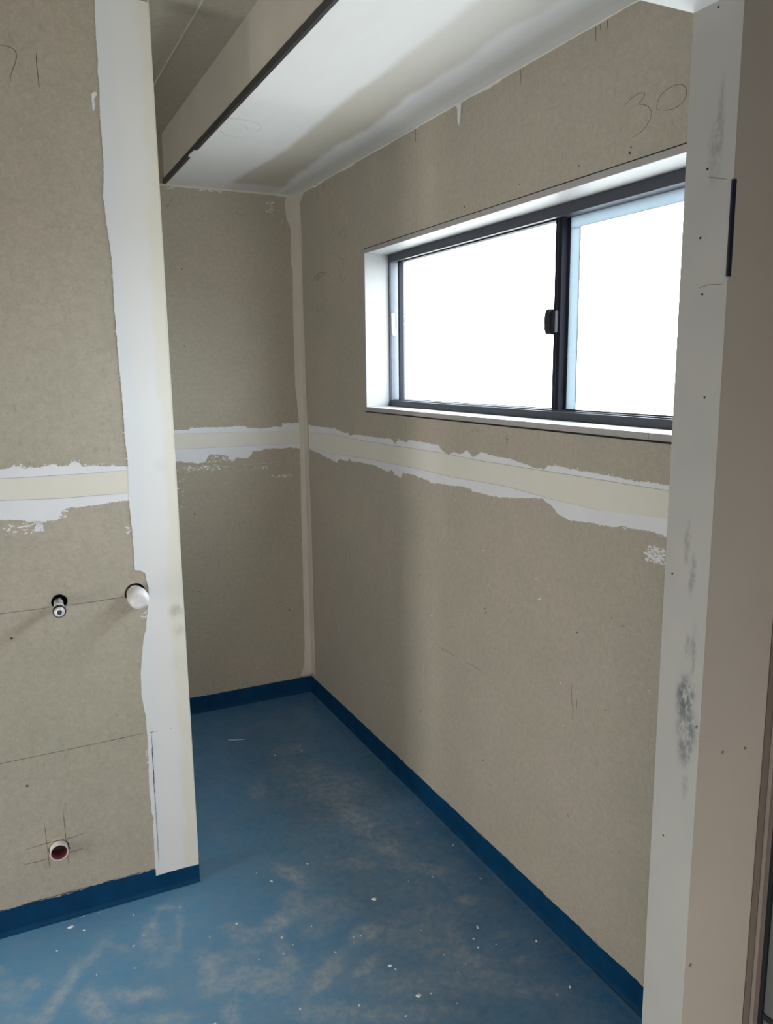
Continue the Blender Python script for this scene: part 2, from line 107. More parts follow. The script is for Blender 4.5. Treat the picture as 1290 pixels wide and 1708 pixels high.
"chips":[[-1.2677,-1.3324,0.0095,"largest white plaster crumb, on blue floor below the left wall upstand"],[-1.2274,-1.2967,0.0034,"tiny white plaster speck on the floor left of the white corner foot"],[-1.2341,-1.3639,0.0032,"tiny white plaster speck on the floor left of the white corner foot"],[-1.1851,-1.3031,0.0025,"tiny white plaster speck on the floor left of the white corner foot"],[-1.0918,-1.3596,0.0027,"tiny white plaster speck on the floor left of the white corner foot"],[-1.1132,-1.4977,0.0038,"tiny white plaster speck on the floor left of the white corner foot"],[-1.1241,-1.5886,0.0027,"tiny white plaster speck on the floor left of the white corner foot"],[-1.2218,-1.5665,0.0027,"tiny white plaster speck on the floor left of the white corner foot"],[-1.3117,-1.4185,0.0027,"tiny white plaster speck on the floor left of the white corner foot"],[-0.9093,-1.5598,0.0027,"tiny white plaster speck on the streaked floor below the white corner foot"],[-0.8239,-1.5403,0.0042,"tiny white plaster speck on the streaked floor below the white corner foot"],[-0.669,-1.3943,0.0052,"white sliver crumb on dusty patch right of the white corner foot"],[-0.6991,-1.3302,0.0032,"tiny white plaster speck on the streaked floor below the white corner foot"],[-0.5335,-1.3605,0.0042,"tiny white plaster speck on the streaked floor below the white corner foot"],[-0.7237,-1.6568,0.0042,"tiny white plaster speck on the streaked floor below the white corner foot"],[-0.7041,-1.6997,0.0027,"tiny white plaster speck on the streaked floor below the white corner foot"],[-0.7403,-1.7214,0.0032,"tiny white plaster speck on the streaked floor below the white corner foot"],[-0.8083,-1.7103,0.0027,"tiny white plaster speck on the streaked floor below the white corner foot"],[-0.766,-1.9293,0.0042,"tiny white plaster speck on the streaked floor below the white corner foot"],[-0.6263,-1.9866,0.0038,"tiny white plaster speck on the middle of the floor, right of the dust streaks"],[-0.4131,-1.6239,0.0067,"lone elongated white crumb in the middle of the blue floor"],[-0.5369,-1.7488,0.0032,"tiny white plaster speck on the middle of the floor, right of the dust streaks"],[-0.5153,-1.7514,0.0029,"tiny white plaster speck on the middle of the floor, right of the dust streaks"],[-0.2738,-0.5929,0.0042,"brightest tiny white crumb farthest back, where the alcove floor darkens"],[-0.2631,-0.5484,0.0027,"tiny white plaster speck on the dark floor at the back of the alcove"],[-0.3889,-0.5823,0.0042,"tiny white plaster speck on the dark floor at the back of the alcove"],[-0.2792,-0.4689,0.0025,"tiny white plaster speck on the dark floor at the back of the alcove"],[-0.4929,-1.8982,0.0063,"white crumb low in the middle with a tiny speck close beside it"],[-0.4856,-1.9169,0.0032,"tiny white plaster speck on the middle of the floor, right of the dust streaks"],[-0.473,-2.0281,0.0067,"larger white crumb near the bottom edge, right of centre"],[-0.4411,-2.0351,0.0032,"tiny white plaster speck on the middle of the floor, right of the dust streaks"],[-0.5347,-2.072,0.0038,"tiny white plaster speck on the middle of the floor, right of the dust streaks"],[-0.3399,-1.9295,0.0025,"tiny white plaster speck on the middle of the floor, right of the dust streaks"],[-0.2396,-1.9487,0.0042,"tiny white plaster speck on clean dark floor towards the right upstand"],[-0.1958,-1.8767,0.0059,"white flake on dark blue floor with a thin speck just below it"],[-0.2322,-1.9117,0.0034,"tiny white plaster speck on clean dark floor towards the right upstand"],[-0.3054,-1.988,0.0027,"tiny white plaster speck on clean dark floor towards the right upstand"],[-0.3395,-2.0032,0.0021,"tiny white plaster speck on the middle of the floor, right of the dust streaks"],[-0.1862,-1.9596,0.0021,"tiny white plaster speck on clean dark floor towards the right upstand"],[-0.0772,-2.0013,0.0055,"small white crumb on clean blue floor nearest the right upstand"],[0.0399,-1.8702,0.0032,"tiny white plaster speck on clean dark floor towards the right upstand"],[-0.1015,-2.1812,0.0046,"small white crumb in the lower right corner of the floor"],[-0.148,-2.1878,0.0025,"tiny white plaster speck on clean dark floor towards the right upstand"],[-0.0632,-1.6859,0.0063,"brown grey crumb on dark blue floor halfway along the right upstand"],[-0.0494,-1.4898,0.0032,"tiny white plaster speck on the middle of the floor, right of the dust streaks"],[-0.0931,-1.3096,0.0034,"tiny white plaster speck on the middle of the floor, right of the dust streaks"],[-0.1974,-1.6105,0.0025,"tiny white plaster speck on the middle of the floor, right of the dust streaks"],[-0.2022,-1.5871,0.0025,"tiny white plaster speck on the middle of the floor, right of the dust streaks"],[-0.3508,-1.8123,0.0025,"tiny white plaster speck on the middle of the floor, right of the dust streaks"],[-0.2763,-1.5945,0.0025,"tiny white plaster speck on the middle of the floor, right of the dust streaks"],[-0.629,-1.6509,0.0027,"tiny white plaster speck on the streaked floor below the white corner foot"],[-0.9593,-1.387,0.0025,"tiny white plaster speck on the streaked floor below the white corner foot"],[-1.0795,-1.4651,0.0025,"tiny white plaster speck on the floor left of the white corner foot"],[-0.9734,-1.8761,0.0032,"tiny white plaster speck on the streaked floor below the white corner foot"],[-0.397,-2.0958,0.0025,"tiny white plaster speck on the middle of the floor, right of the dust streaks"],[-0.4631,-1.3555,0.0025,"tiny white plaster speck on the streaked floor below the white corner foot"],[-0.6066,-1.7813,0.0025,"tiny white plaster speck on the middle of the floor, right of the dust streaks"],[-0.2742,-0.0094,0.0021,"tiny white plaster speck on the dark floor at the back of the alcove"],[-0.2955,-0.0388,0.0025,"tiny white plaster speck on the dark floor at the back of the alcove"],[-0.0969,-0.1264,0.0025,"tiny white plaster speck on the dark floor at the back of the alcove"]],
"straw":[[-0.5279,-0.3465],[-0.5026,-0.3629],[-0.4621,-0.374]],
"specksS":[[[[-1.3425,1.2168],[-1.2359,1.1812]],60],[[[-1.2625,1.2108],[-1.2448,1.1855]],50],[[[-1.1972,1.2419],[-1.1795,1.2097]],10],[[[-1.0015,0.9192],[-0.9822,0.8979]],14],[[[-1.0122,0.5045],[-1.0107,0.386]],5],[[[-1.0248,1.1846],[-1.0134,1.1552]],8]],
"specksB":[[[[-0.6233,1.1889],[-0.4165,1.1617]],70],[[[-0.4793,1.2404],[-0.3469,1.1964]],70],[[[-0.2558,1.171],[-0.1799,1.1547]],14],[[[-0.6159,1.1311],[-0.5852,1.0044]],8],[[[-0.5963,2.4044],[-0.5547,2.3811]],10],[[[-0.4565,2.3915],[-0.3462,2.383]],16],[[[-0.1728,1.1082],[-0.0729,1.1216]],24],[[[-0.1498,2.3652],[-0.1123,2.3137]],20]],
"specksR":[[[[-2.2768,1.2067],[-2.3465,1.1689]],150],[[[-0.9052,1.4248],[-2.3746,0.3496]],25],[[[-0.403,2.3441],[-0.4283,2.3299]],3]],
"cable":[[-0.6414,-0.03,2.6464],[-0.6278,-0.03,2.6294],[-0.617,-0.03,2.6072],[-0.611,-0.03,2.5844],[-0.6139,-0.03,2.5771],[-0.629,-0.03,2.5708]]}''')

# ---------------------------------------------------------------- materials
def new_mat(name):
    m = bpy.data.materials.new(name)
    m.use_nodes = True
    nt = m.node_tree
    return m, nt, nt.nodes['Principled BSDF']

def N(nt, t, **kw):
    n = nt.nodes.new(t)
    for k, v in kw.items():
        if k in n.inputs: n.inputs[k].default_value = v
        else: setattr(n, k, v)
    return n

def noise_mask(nt, vec, scale, lo, hi, detail=4, rough=0.55, stretch=None):
    if stretch:
        mpn = N(nt, 'ShaderNodeMapping'); mpn.inputs['Scale'].default_value = stretch
        nt.links.new(vec, mpn.inputs['Vector']); vec = mpn.outputs[0]
    n = N(nt, 'ShaderNodeTexNoise', Scale=scale, Detail=detail, Roughness=rough)
    nt.links.new(vec, n.inputs['Vector'])
    m = N(nt, 'ShaderNodeMapRange'); m.inputs['From Min'].default_value = lo; m.inputs['From Max'].default_value = hi
    nt.links.new(n.outputs['Fac'], m.inputs['Value'])
    return m.outputs['Result']

def mix(nt, fac, a, b, mode='MIX'):
    n = N(nt, 'ShaderNodeMix'); n.data_type = 'RGBA'; n.blend_type = mode
    for s, v in ((n.inputs[0], fac), (n.inputs[6], a), (n.inputs[7], b)):
        if isinstance(v, (int, float)): s.default_value = v
        elif isinstance(v, tuple): s.default_value = (*v, 1) if len(v) == 3 else v
        else: nt.links.new(v, s)
    return n.outputs[2]

def mul(nt, a, b):
    n = N(nt, 'ShaderNodeMath', operation='MULTIPLY')
    for s, v in ((n.inputs[0], a), (n.inputs[1], b)):
        if isinstance(v, (int, float)): s.default_value = v
        else: nt.links.new(v, s)
    return n.outputs[0]

def bump(nt, b, h, strength, dist=0.001):
    n = N(nt, 'ShaderNodeBump', Strength=strength, Distance=dist)
    nt.links.new(h, n.inputs['Height']); nt.links.new(n.outputs[0], b.inputs['Normal'])

def board_mat(name, base, horiz=True, stain=0.5):
    m, nt, b = new_mat(name)
    tc = N(nt, 'ShaderNodeTexCoord').outputs['Object']
    st = (1, 1, 9) if horiz else (9, 9, 1)
    big = noise_mask(nt, tc, 2.6, 0.36, 0.66)
    med = noise_mask(nt, tc, 8.0, 0.40, 0.62, 6, 0.65)
    fine = noise_mask(nt, tc, 160, 0.25, 0.75, 3, 0.7)
    grain = noise_mask(nt, tc, 42, 0.3, 0.7, 5, 0.7, st)
    c0 = tuple(v * 0.88 for v in base)
    c1 = (base[0] * 1.08, base[1] * 1.02, base[2] * 1.03)
    g = (base[0] * 0.90, base[1] * 0.97, base[2] * 0.91)
    c = mix(nt, mul(nt, big, 0.7), c1, g)
    c = mix(nt, mul(nt, med, 0.45 * stain * 2), c, c0)
    c = mix(nt, mul(nt, grain, 0.22), c, tuple(v * 0.78 for v in base))
    c = mix(nt, mul(nt, fine, 0.42), c, tuple(v * 1.40 for v in base))
    mid = noise_mask(nt, tc, 55, 0.35, 0.68, 6, 0.75)
    c = mix(nt, mul(nt, mid, 0.38), c, tuple(v * 0.66 for v in base))
    # sparse darker fibres and flecks
    fl = noise_mask(nt, tc, 75, 0.62, 0.76, 3, 0.6, (1, 1, 0.45))
    c = mix(nt, mul(nt, fl, 0.30), c, tuple(v * 0.45 for v in base))
    nt.links.new(c, b.inputs['Base Color'])
    b.inputs['Roughness'].default_value = 0.78
    b.inputs['Specular IOR Level'].default_value = 0.3
    bump(nt, b, fine, 0.25, 0.0006)
    return m

def plaster_mat(name, base, vary=0.06, rough=0.6, tint=None, scale=5):
    m, nt, b = new_mat(name)
    tc = N(nt, 'ShaderNodeTexCoord').outputs['Object']
    big = noise_mask(nt, tc, scale, 0.35, 0.65, 3)
    streak = noise_mask(nt, tc, 18, 0.35, 0.7, 4, 0.6, (1, 1, 0.25))
    c = mix(nt, big, base, tint or tuple(v * (1 - 1.6 * vary) for v in base))
    c = mix(nt, mul(nt, streak, 0.25), c, tuple(v * (1 - 2 * vary) for v in base))
    nt.links.new(c, b.inputs['Base Color'])
    b.inputs['Roughness'].default_value = rough
    f = noise_mask(nt, tc, 90, 0.2, 0.8, 4)
    bump(nt, b, f, 0.15, 0.0006)
    return m

def plain(name, col, rough=0.5, metal=0.0, spec=0.5, coat=0.0):
    m, nt, b = new_mat(name)
    tc = N(nt, 'ShaderNodeTexCoord').outputs['Object']
    n = noise_mask(nt, tc, 30, 0.3, 0.7)
    c = mix(nt, n, col, tuple(v * 0.88 for v in col))
    nt.links.new(c, b.inputs['Base Color'])
    b.inputs['Roughness'].default_value = rough
    b.inputs['Metallic'].default_value = metal
    b.inputs['Specular IOR Level'].default_value = spec
    return m

BOARD = (0.400, 0.366, 0.298)
m_board = board_mat('fibre_cement_board', BOARD, True)
m_board_v = board_mat('fibre_cement_board_upright', (0.400, 0.364, 0.302), False)
m_board_b = board_mat('fibre_cement_board_alcove', (0.400, 0.362, 0.288), True)
m_white = plaster_mat('joint_compound', (0.73, 0.735, 0.76), 0.05)
m_band = None
m_cream = plaster_mat('cream_topping', (0.69, 0.66, 0.575), 0.04, 0.6, (0.68, 0.665, 0.62))
m_corner = plaster_mat('corner_filler', (0.62, 0.575, 0.50), 0.05)
m_pencil = plain('pencil_line', (0.035, 0.033, 0.03), 0.7)
m_pencil_l = plain('faint_pencil_line', (0.16, 0.13, 0.10), 0.8)
m_pencil_c = plain('faint_pencil_line_white', (0.42, 0.41, 0.39), 0.8)
m_dark = plain('dark_gap', (0.012, 0.012, 0.013), 0.9)
m_cavity = plain('wall_cavity', (0.03, 0.028, 0.026), 0.9)
m_lining = plaster_mat('primed_lining', (0.32, 0.33, 0.335), 0.02, 0.45)
m_lining_end = plain('lining_edge', (0.40, 0.375, 0.365), 0.6)
m_alu = plain('charcoal_aluminium', (0.066, 0.070, 0.088), 0.42, 0.35)
m_alu_d = plain('dark_aluminium_groove', (0.009, 0.010, 0.018), 0.6, 0.0, 0.2)
m_lit_jamb = plain('lit_jamb_side', (0.11, 0.14, 0.17), 0.5)
m_latch = plain('black_latch', (0.012, 0.013, 0.022), 0.4)
m_glass_shade = bpy.data.materials.new('shaded_glass_edge'); m_glass_shade.use_nodes = True  # shade at the glass edge, put into the colour
nt = m_glass_shade.node_tree; nt.nodes.clear()
out = N(nt, 'ShaderNodeOutputMaterial'); tl = N(nt, 'ShaderNodeBsdfTranslucent'); tl.inputs[0].default_value = (0.28, 0.31, 0.33, 1)
nt.links.new(tl.outputs[0], out.inputs[0])
m_bulk = plaster_mat('bulkhead_face_board', (0.56, 0.525, 0.46), 0.04, 0.6)
m_upper = board_mat('upper_ceiling_board', (0.38, 0.35, 0.285), False)
m_trim = plain('dark_edge_trim', (0.035, 0.033, 0.034), 0.45)
m_pvc = plain('white_pvc', (0.72, 0.70, 0.70), 0.4)
m_pvcb = plain('cream_pvc', (0.66, 0.58, 0.55), 0.4)
m_pink = plain('pink_primer', (0.42, 0.12, 0.15), 0.5)
m_steel = plain('chromed_fitting', (0.66, 0.66, 0.70), 0.35, 0.35)
m_rub = plain('black_rubber', (0.010, 0.010, 0.012), 0.5)
m_chip = plain('plaster_crumb', (0.80, 0.80, 0.76), 0.7)
m_navy = plain('navy_strip', (0.006, 0.006, 0.022), 0.4)
m_frame_r = plain('brown_grey_moulding', (0.155, 0.125, 0.105), 0.5)
m_frame_l = plain('pale_moulding_ridge', (0.26, 0.225, 0.195), 0.5)
m_door = plain('grey_door_face', (0.12, 0.13, 0.13), 0.5)
m_screw = plain('dark_screw', (0.03, 0.03, 0.032), 0.4, 0.6)
m_cable = plain('pale_cable', (0.42, 0.38, 0.30), 0.5)
m_exterior = plain('exterior_cladding', (0.45, 0.45, 0.45), 0.8)

# corner compound: bluish where thin, creamy over the metal bead, two rubbed spots
m_band, nt, b = new_mat('corner_compound')
tc = N(nt, 'ShaderNodeTexCoord').outputs['Object']
sx = N(nt, 'ShaderNodeSeparateXYZ'); nt.links.new(tc, sx.inputs[0])
def mrange(v, a, b_):
    m = N(nt, 'ShaderNodeMapRange'); m.interpolation_type = 'SMOOTHSTEP'
    m.inputs['From Min'].default_value = a; m.inputs['From Max'].default_value = b_
    nt.links.new(v, m.inputs['Value']); return m.outputs['Result']
wv = noise_mask(nt, tc, 5, 0.3, 0.7, 4)
xx = N(nt, 'ShaderNodeMath', operation='MULTIPLY_ADD'); xx.inputs[1].default_value = 0.03
nt.links.new(wv, xx.inputs[0]); nt.links.new(sx.outputs['X'], xx.inputs[2])
c = mix(nt, mrange(xx.outputs[0], -0.985, -0.935), (0.69, 0.712, 0.73), (0.73, 0.73, 0.725))
c = mix(nt, mrange(xx.outputs[0], -0.905, -0.885), c, (0.72, 0.70, 0.63))
for pz, px_, rr_, st in ((0.905, -0.897, 0.022, 0.55), (0.845, -0.892, 0.02, 0.30), (0.735, -0.898, 0.03, 0.15), (1.35, -0.915, 0.02, 0.15)):
    vd = N(nt, 'ShaderNodeVectorMath', operation='DISTANCE'); vd.inputs[1].default_value = (px_, -1.287, pz)
    nt.links.new(tc, vd.inputs[0])
    c = mix(nt, mul(nt, mul(nt, mrange(vd.outputs['Value'], rr_ * 1.5, rr_ * 0.2), st), noise_mask(nt, tc, 40, 0.3, 0.6, 4)), c, (0.30, 0.27, 0.20))
nt.links.new(c, b.inputs['Base Color']); b.inputs['Roughness'].default_value = 0.6
bump(nt, b, noise_mask(nt, tc, 60, 0.2, 0.8, 4), 0.15, 0.0006)

# blue waterproofing membrane on the upstand
m_blue, nt, b = new_mat('blue_membrane')
tc = N(nt, 'ShaderNodeTexCoord').outputs['Object']
n1 = noise_mask(nt, tc, 14, 0.35, 0.65, 5)
c = mix(nt, n1, (0.0010, 0.046, 0.122), (0.0008, 0.034, 0.092))
c = mix(nt, mul(nt, noise_mask(nt, tc, 50, 0.6, 0.75), 0.10), c, (0.06, 0.10, 0.16))
nt.links.new(c, b.inputs['Base Color'])
b.inputs['Roughness'].default_value = 0.55
b.inputs['Specular IOR Level'].default_value = 0.12
bump(nt, b, noise_mask(nt, tc, 70, 0.2, 0.8), 0.4, 0.001)

# blue membrane floor under construction dust
m_floor, nt, b = new_mat('dusty_blue_membrane_floor')
tc = N(nt, 'ShaderNodeTexCoord').outputs['Object']
at = N(nt, 'ShaderNodeAttribute'); at.attribute_name = 'dust'
n_big = noise_mask(nt, tc, 3.2, 0.35, 0.65, 4)
n_med = noise_mask(nt, tc, 16, 0.38, 0.66, 7, 0.68)
n_str = noise_mask(nt, tc, 38, 0.40, 0.68, 6, 0.7)
n_fin = noise_mask(nt, tc, 220, 0.35, 0.75, 3, 0.6)
base = mix(nt, n_big, (0.010, 0.150, 0.345), (0.007, 0.115, 0.275))
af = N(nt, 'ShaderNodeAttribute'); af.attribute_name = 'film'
base = mix(nt, af.outputs['Fac'], base, (0.085, 0.275, 0.46))  # dust film whose spread also paints in brightness
base = mix(nt, mul(nt, n_med, 0.16), base, (0.16, 0.27, 0.37))
# dust film
film = mix(nt, mul(nt, n_str, 0.20), base, (0.28, 0.31, 0.32))
film = mix(nt, mul(nt, n_fin, 0.10), film, (0.35, 0.37, 0.38))
film = mix(nt, mul(nt, noise_mask(nt, tc, 300, 0.66, 0.72, 2, 0.5), 0.35), film, (0.45, 0.50, 0.54))
film = mix(nt, mul(nt, noise_mask(nt, tc, 9, 0.40, 0.70, 8, 0.78), 0.26), film, (0.30, 0.35, 0.37))
dn = N(nt, 'ShaderNodeMath', operation='ADD'); dn.inputs[1].default_value = 0.42
nt.links.new(mul(nt, n_str, 0.75), dn.inputs[0])
dm = mul(nt, at.outputs['Fac'], dn.outputs[0])
c = mix(nt, mul(nt, dm, 0.75), film, (0.43, 0.46, 0.47))
nt.links.new(c, b.inputs['Base Color'])
rr = N(nt, 'ShaderNodeMapRange'); rr.inputs['To Min'].default_value = 0.36; rr.inputs['To Max'].default_value = 0.62
nt.links.new(at.outputs['Fac'], rr.inputs['Value']); nt.links.new(rr.outputs[0], b.inputs['Roughness'])
b.inputs['Specular IOR Level'].default_value = 0.45
bump(nt, b, n_fin, 0.25, 0.0008)

# white ceiling board with an unsanded cream joint
m_ceil, nt, b = new_mat('stopped_ceiling_board')
tc = N(nt, 'ShaderNodeTexCoord').outputs['Object']
at = N(nt, 'ShaderNodeAttribute'); at.attribute_name = 'cream'
nz = noise_mask(nt, tc, 6, 0.3, 0.7, 3, 0.5, (3, 0.6, 1))
w = mix(nt, mul(nt, nz, 0.5), (0.74, 0.75, 0.745), (0.69, 0.695, 0.68))
c = mix(nt, at.outputs['Fac'], w, (0.49, 0.465, 0.40))
nt.links.new(c, b.inputs['Base Color']); b.inputs['Roughness'].default_value = 0.6
bump(nt, b, nz, 0.1, 0.001)

# painted nib with rub marks
m_nib, nt, b = new_mat('primed_nib')
tc = N(nt, 'ShaderNodeTexCoord').outputs['Object']
at = N(nt, 'ShaderNodeAttribute'); at.attribute_name = 'smear'
nz = noise_mask(nt, tc, 7, 0.3, 0.7, 4)
w = mix(nt, nz, (0.37, 0.36, 0.335), (0.34, 0.335, 0.315))
sp = noise_mask(nt, tc, 110, 0.36, 0.56, 5, 0.75, (1, 1, 0.6))
c = mix(nt, mul(nt, at.outputs['Fac'], sp), w, (0.085, 0.10, 0.11))
nt.links.new(c, b.inputs['Base Color']); b.inputs['Roughness'].default_value = 0.65
m_nibf = plaster_mat('primed_nib_front', (0.335, 0.295, 0.25), 0.03, 0.65)
m_soffit = plaster_mat('white_lintel', (0.75, 0.75, 0.76), 0.03, 0.6)

# glass
m_glass = bpy.data.materials.new('window_glass')
m_glass.use_nodes = True
nt = m_glass.node_tree
nt.nodes.clear()
out = N(nt, 'ShaderNodeOutputMaterial'); tr = N(nt, 'ShaderNodeBsdfTransparent'); gl = N(nt, 'ShaderNodeBsdfGlossy', Roughness=0.05)
mx = N(nt, 'ShaderNodeMixShader'); fr = N(nt, 'ShaderNodeValue'); fr.outputs[0].default_value = 0.04
tr.inputs[0].default_value = (0.93, 0.96, 0.96, 1)
nt.links.new(fr.outputs[0], mx.inputs[0]); nt.links.new(tr.outputs[0], mx.inputs[1]); nt.links.new(gl.outputs[0], mx.inputs[2])
nt.links.new(mx.outputs[0], out.inputs[0])

# ---------------------------------------------------------------- mesh helpers
def link(name, me, mats, parent=None):
    o = bpy.data.objects.new(name, me)
    COL.objects.link(o)
    for m in (mats if isinstance(mats, (list, tuple)) else [mats]): me.materials.append(m)
    if parent: o.parent = parent
    return o

def from_bm(name, bm, mats, parent=None, smooth=False):
    me = bpy.data.meshes.new(name)
    bmesh.ops.recalc_face_normals(bm, faces=bm.faces)
    bm.to_mesh(me); bm.free()
    if smooth:
        for f in me.polygons: f.use_smooth = True
    return link(name, me, mats, parent)

def structure(o, label=None):
    o['kind'] = 'structure'
    if label: o['label'] = label
    return o

def add_box(bm, x0, x1, y0, y1, z0, z1, bevel=0.0, mi=0):
    vs = [bm.verts.new((x, y, z)) for x in (x0, x1) for y in (y0, y1) for z in (z0, z1)]
    fs = [bm.faces.new([vs[i] for i in q]) for q in ((0, 1, 3, 2), (4, 6, 7, 5), (0, 4, 5, 1), (2, 3, 7, 6), (0, 2, 6, 4), (1, 5, 7, 3))]
    for f in fs: f.material_index = mi
    if bevel:
        es = list({e for f in fs for e in f.edges})
        bmesh.ops.bevel(bm, geom=es, offset=bevel, segments=2, affect='EDGES')
    return fs

def box(name, x0, x1, y0, y1, z0, z1, mat, parent=None, bevel=0.0):
    bm = bmesh.new(); add_box(bm, x0, x1, y0, y1, z0, z1, bevel)
    return from_bm(name, bm, mat, parent)

# surfaces: (u, v, height above the surface) -> point
STUB_Y = -1.2847
NIB_X, NIB_Y0, NIB_Y1 = -0.415, -2.7462, -2.8326
SURF = {
    'S': lambda u, v, t: (u, STUB_Y - t, v),
    'B': lambda u, v, t: (u, -t, v),
    'R': lambda u, v, t: (-t, u, v),
    'C': lambda u, v, t: (u, v, 2.4 - t),
    'J': lambda u, v, t: (NIB_X - t, u, v),
    'N': lambda u, v, t: (u, NIB_Y1 - t, v),
    'F': lambda u, v, t: (u, v, t),
    'W': lambda u, v, t: (-0.8744 + t, u, v),
}

def ragged(pts, step, amp, seed, sel=None):
    """resample a closed outline and roughen it like a trowelled edge"""
    out = []
    n = len(pts)
    for i in range(n):
        a, b_ = Vector(pts[i]), Vector(pts[(i + 1) % n])
        d = b_ - a
        L = d.length
        if L < 1e-6: continue
        k = max(1, int(L / step))
        nrm = Vector((-d.y, d.x)) / L
        rough = sel is None or sel(a, b_)
        for j in range(k):
            q = a + d * (j / k)
            if rough:
                h = noise.noise(Vector((q.x * 190, q.y * 190, seed))) * amp + noise.noise(Vector((q.x * 45, q.y * 45, seed + 9))) * amp * 1.2
                q = q + nrm * h
            out.append((q.x, q.y))
    return out

def add_patch(bm, surf, pts, t0, t1, mi=0):
    f = SURF[surf]
    tris = tessellate_polygon([[Vector((x, y, 0)) for x, y in pts]])
    top = [bm.verts.new(f(x, y, t1)) for x, y in pts]
    bot = [bm.verts.new(f(x, y, t0)) for x, y in pts]
    for t in tris:
        if len(set(t)) < 3: continue
        try:
            bm.faces.new([top[i] for i in t]).material_index = mi
        except ValueError: pass
    n = len(pts)
    for i in range(n):
        j = (i + 1) % n
        bm.faces.new((top[i], top[j], bot[j], bot[i])).material_index = mi

def patch(name, surf, pts, mat, parent, t=0.0012, step=0.003, amp=0.0012, seed=1, sel=None, t0=0.0):
    bm = bmesh.new()
    add_patch(bm, surf, ragged(pts, step, amp, seed, sel), t0, t)
    return from_bm(name, bm, mat, parent)

def add_stroke(bm, surf, pts, w, t=0.0004, taper=True, seed=0):
    """a drawn line: a narrow ribbon lying on the surface"""
    f = SURF[surf]
    P = []
    for i in range(len(pts) - 1):
        a, b_ = Vector(pts[i]), Vector(pts[i + 1])
        k = max(2, int((b_ - a).length / 0.006))
        P += [a.lerp(b_, j / k) for j in range(k)]
    P.append(Vector(pts[-1]))
    # smooth
    for _ in range(3 if len(pts) > 3 else 0):
        P = [P[0]] + [(P[i - 1] + P[i] * 2 + P[i + 1]) / 4 for i in range(1, len(P) - 1)] + [P[-1]]
    n = len(P); prev = None
    for i, q in enumerate(P):
        d = (P[min(n - 1, i + 1)] - P[max(0, i - 1)]).normalized()
        nn = Vector((-d.y, d.x))
        s = 0.75 + 0.5 * noise.noise(Vector((q.x * 120, q.y * 120, seed)))
        if taper: s *= min(1, 0.35 + 4 * min(i, n - 1 - i) / n)
        hw = w * s / 2
        cur = [bm.verts.new(f(*(q + nn * hw), t)), bm.verts.new(f(*(q - nn * hw), t)), bm.verts.new(f(*(q - nn * hw), 0.0)), bm.verts.new(f(*(q + nn * hw), 0.0))]
        if prev:
            for k in range(4):
                bm.faces.new((prev[k], prev[(k + 1) % 4], cur[(k + 1) % 4], cur[k]))
        else: bm.faces.new(cur)
        prev = cur
    bm.faces.new(prev)

def strokes(name, surf, lines, w, mat, parent, t=0.0004, widths=None):
    bm = bmesh.new()
    for i, l in enumerate(lines): add_stroke(bm, surf, l, widths[i] if widths else w, t, True, i)
    return from_bm(name, bm, mat, parent)

def blob_pts(cx, cy, r, rnd, n=9, ax=1.0, ang=0.0):
    ca, sa = math.cos(ang), math.sin(ang)
    out = []
    for i in range(n):
        a = 2 * math.pi * i / n
        rr = r * rnd.uniform(0.6, 1.25)
        x, y = math.cos(a) * rr * ax, math.sin(a) * rr
        out.append((cx + x * ca - y * sa, cy + x * sa + y * ca))
    return out

def specks(name, surf, regions, mat, parent, rmin, rmax, seed, t=0.0008, ax=3.4):
    rnd = random.Random(seed)
    rmax *= 0.8
    bm = bmesh.new()
    for box_, n in regions:
        (u0, v0), (u1, v1) = box_
        for _ in range(int(n * 1.6)):
            r = rmin + (rmax - rmin) * rnd.random() ** 2.5
            add_patch(bm, surf, blob_pts(rnd.uniform(u0, u1), rnd.uniform(v0, v1), r, rnd, 7, rnd.uniform(1, ax), rnd.uniform(-0.3, 0.3)), -0.0003 - 0.0004 * rnd.random(), t * rnd.uniform(0.6, 1.4))
    return from_bm(name, bm, mat, parent)

def edge_crumbs(name, surf, pts, mat, parent, n, seed, reach=0.004):
    rnd = random.Random(seed)
    bm = bmesh.new()
    segs = [(Vector(a), Vector(b_)) for a, b_ in zip(pts, pts[1:])]
    ls = [(b_ - a).length for a, b_ in segs]
    for _ in range(n):
        a, b_ = rnd.choices(segs, ls)[0]
        q = a.lerp(b_, rnd.random())
        cl = noise.noise(Vector((q.x * 14, q.y * 14, seed)))
        if cl < -0.15: continue
        r = 0.0004 + 0.0018 * rnd.random() ** 2
        add_patch(bm, surf, blob_pts(q.x + rnd.gauss(0, reach * .5), q.y + rnd.gauss(0, reach * .6) * (1 + cl), r, rnd, 7, rnd.uniform(1, 2.2), rnd.uniform(-0.6, 0.6)), -0.0003 - 0.0004 * rnd.random(), rnd.uniform(0.0006, 0.0019))
    return from_bm(name, bm, mat, parent)

def dots(name, surf, pts, mat, parent, r=0.0028, seed=5, t=0.0006):
    rnd = random.Random(seed)
    bm = bmesh.new()
    for (u, v) in pts: add_patch(bm, surf, blob_pts(u, v, r * rnd.uniform(0.6, 1.3), rnd, 8, 1.2, rnd.uniform(0, 3)), 0, t)
    return from_bm(name, bm, mat, parent)

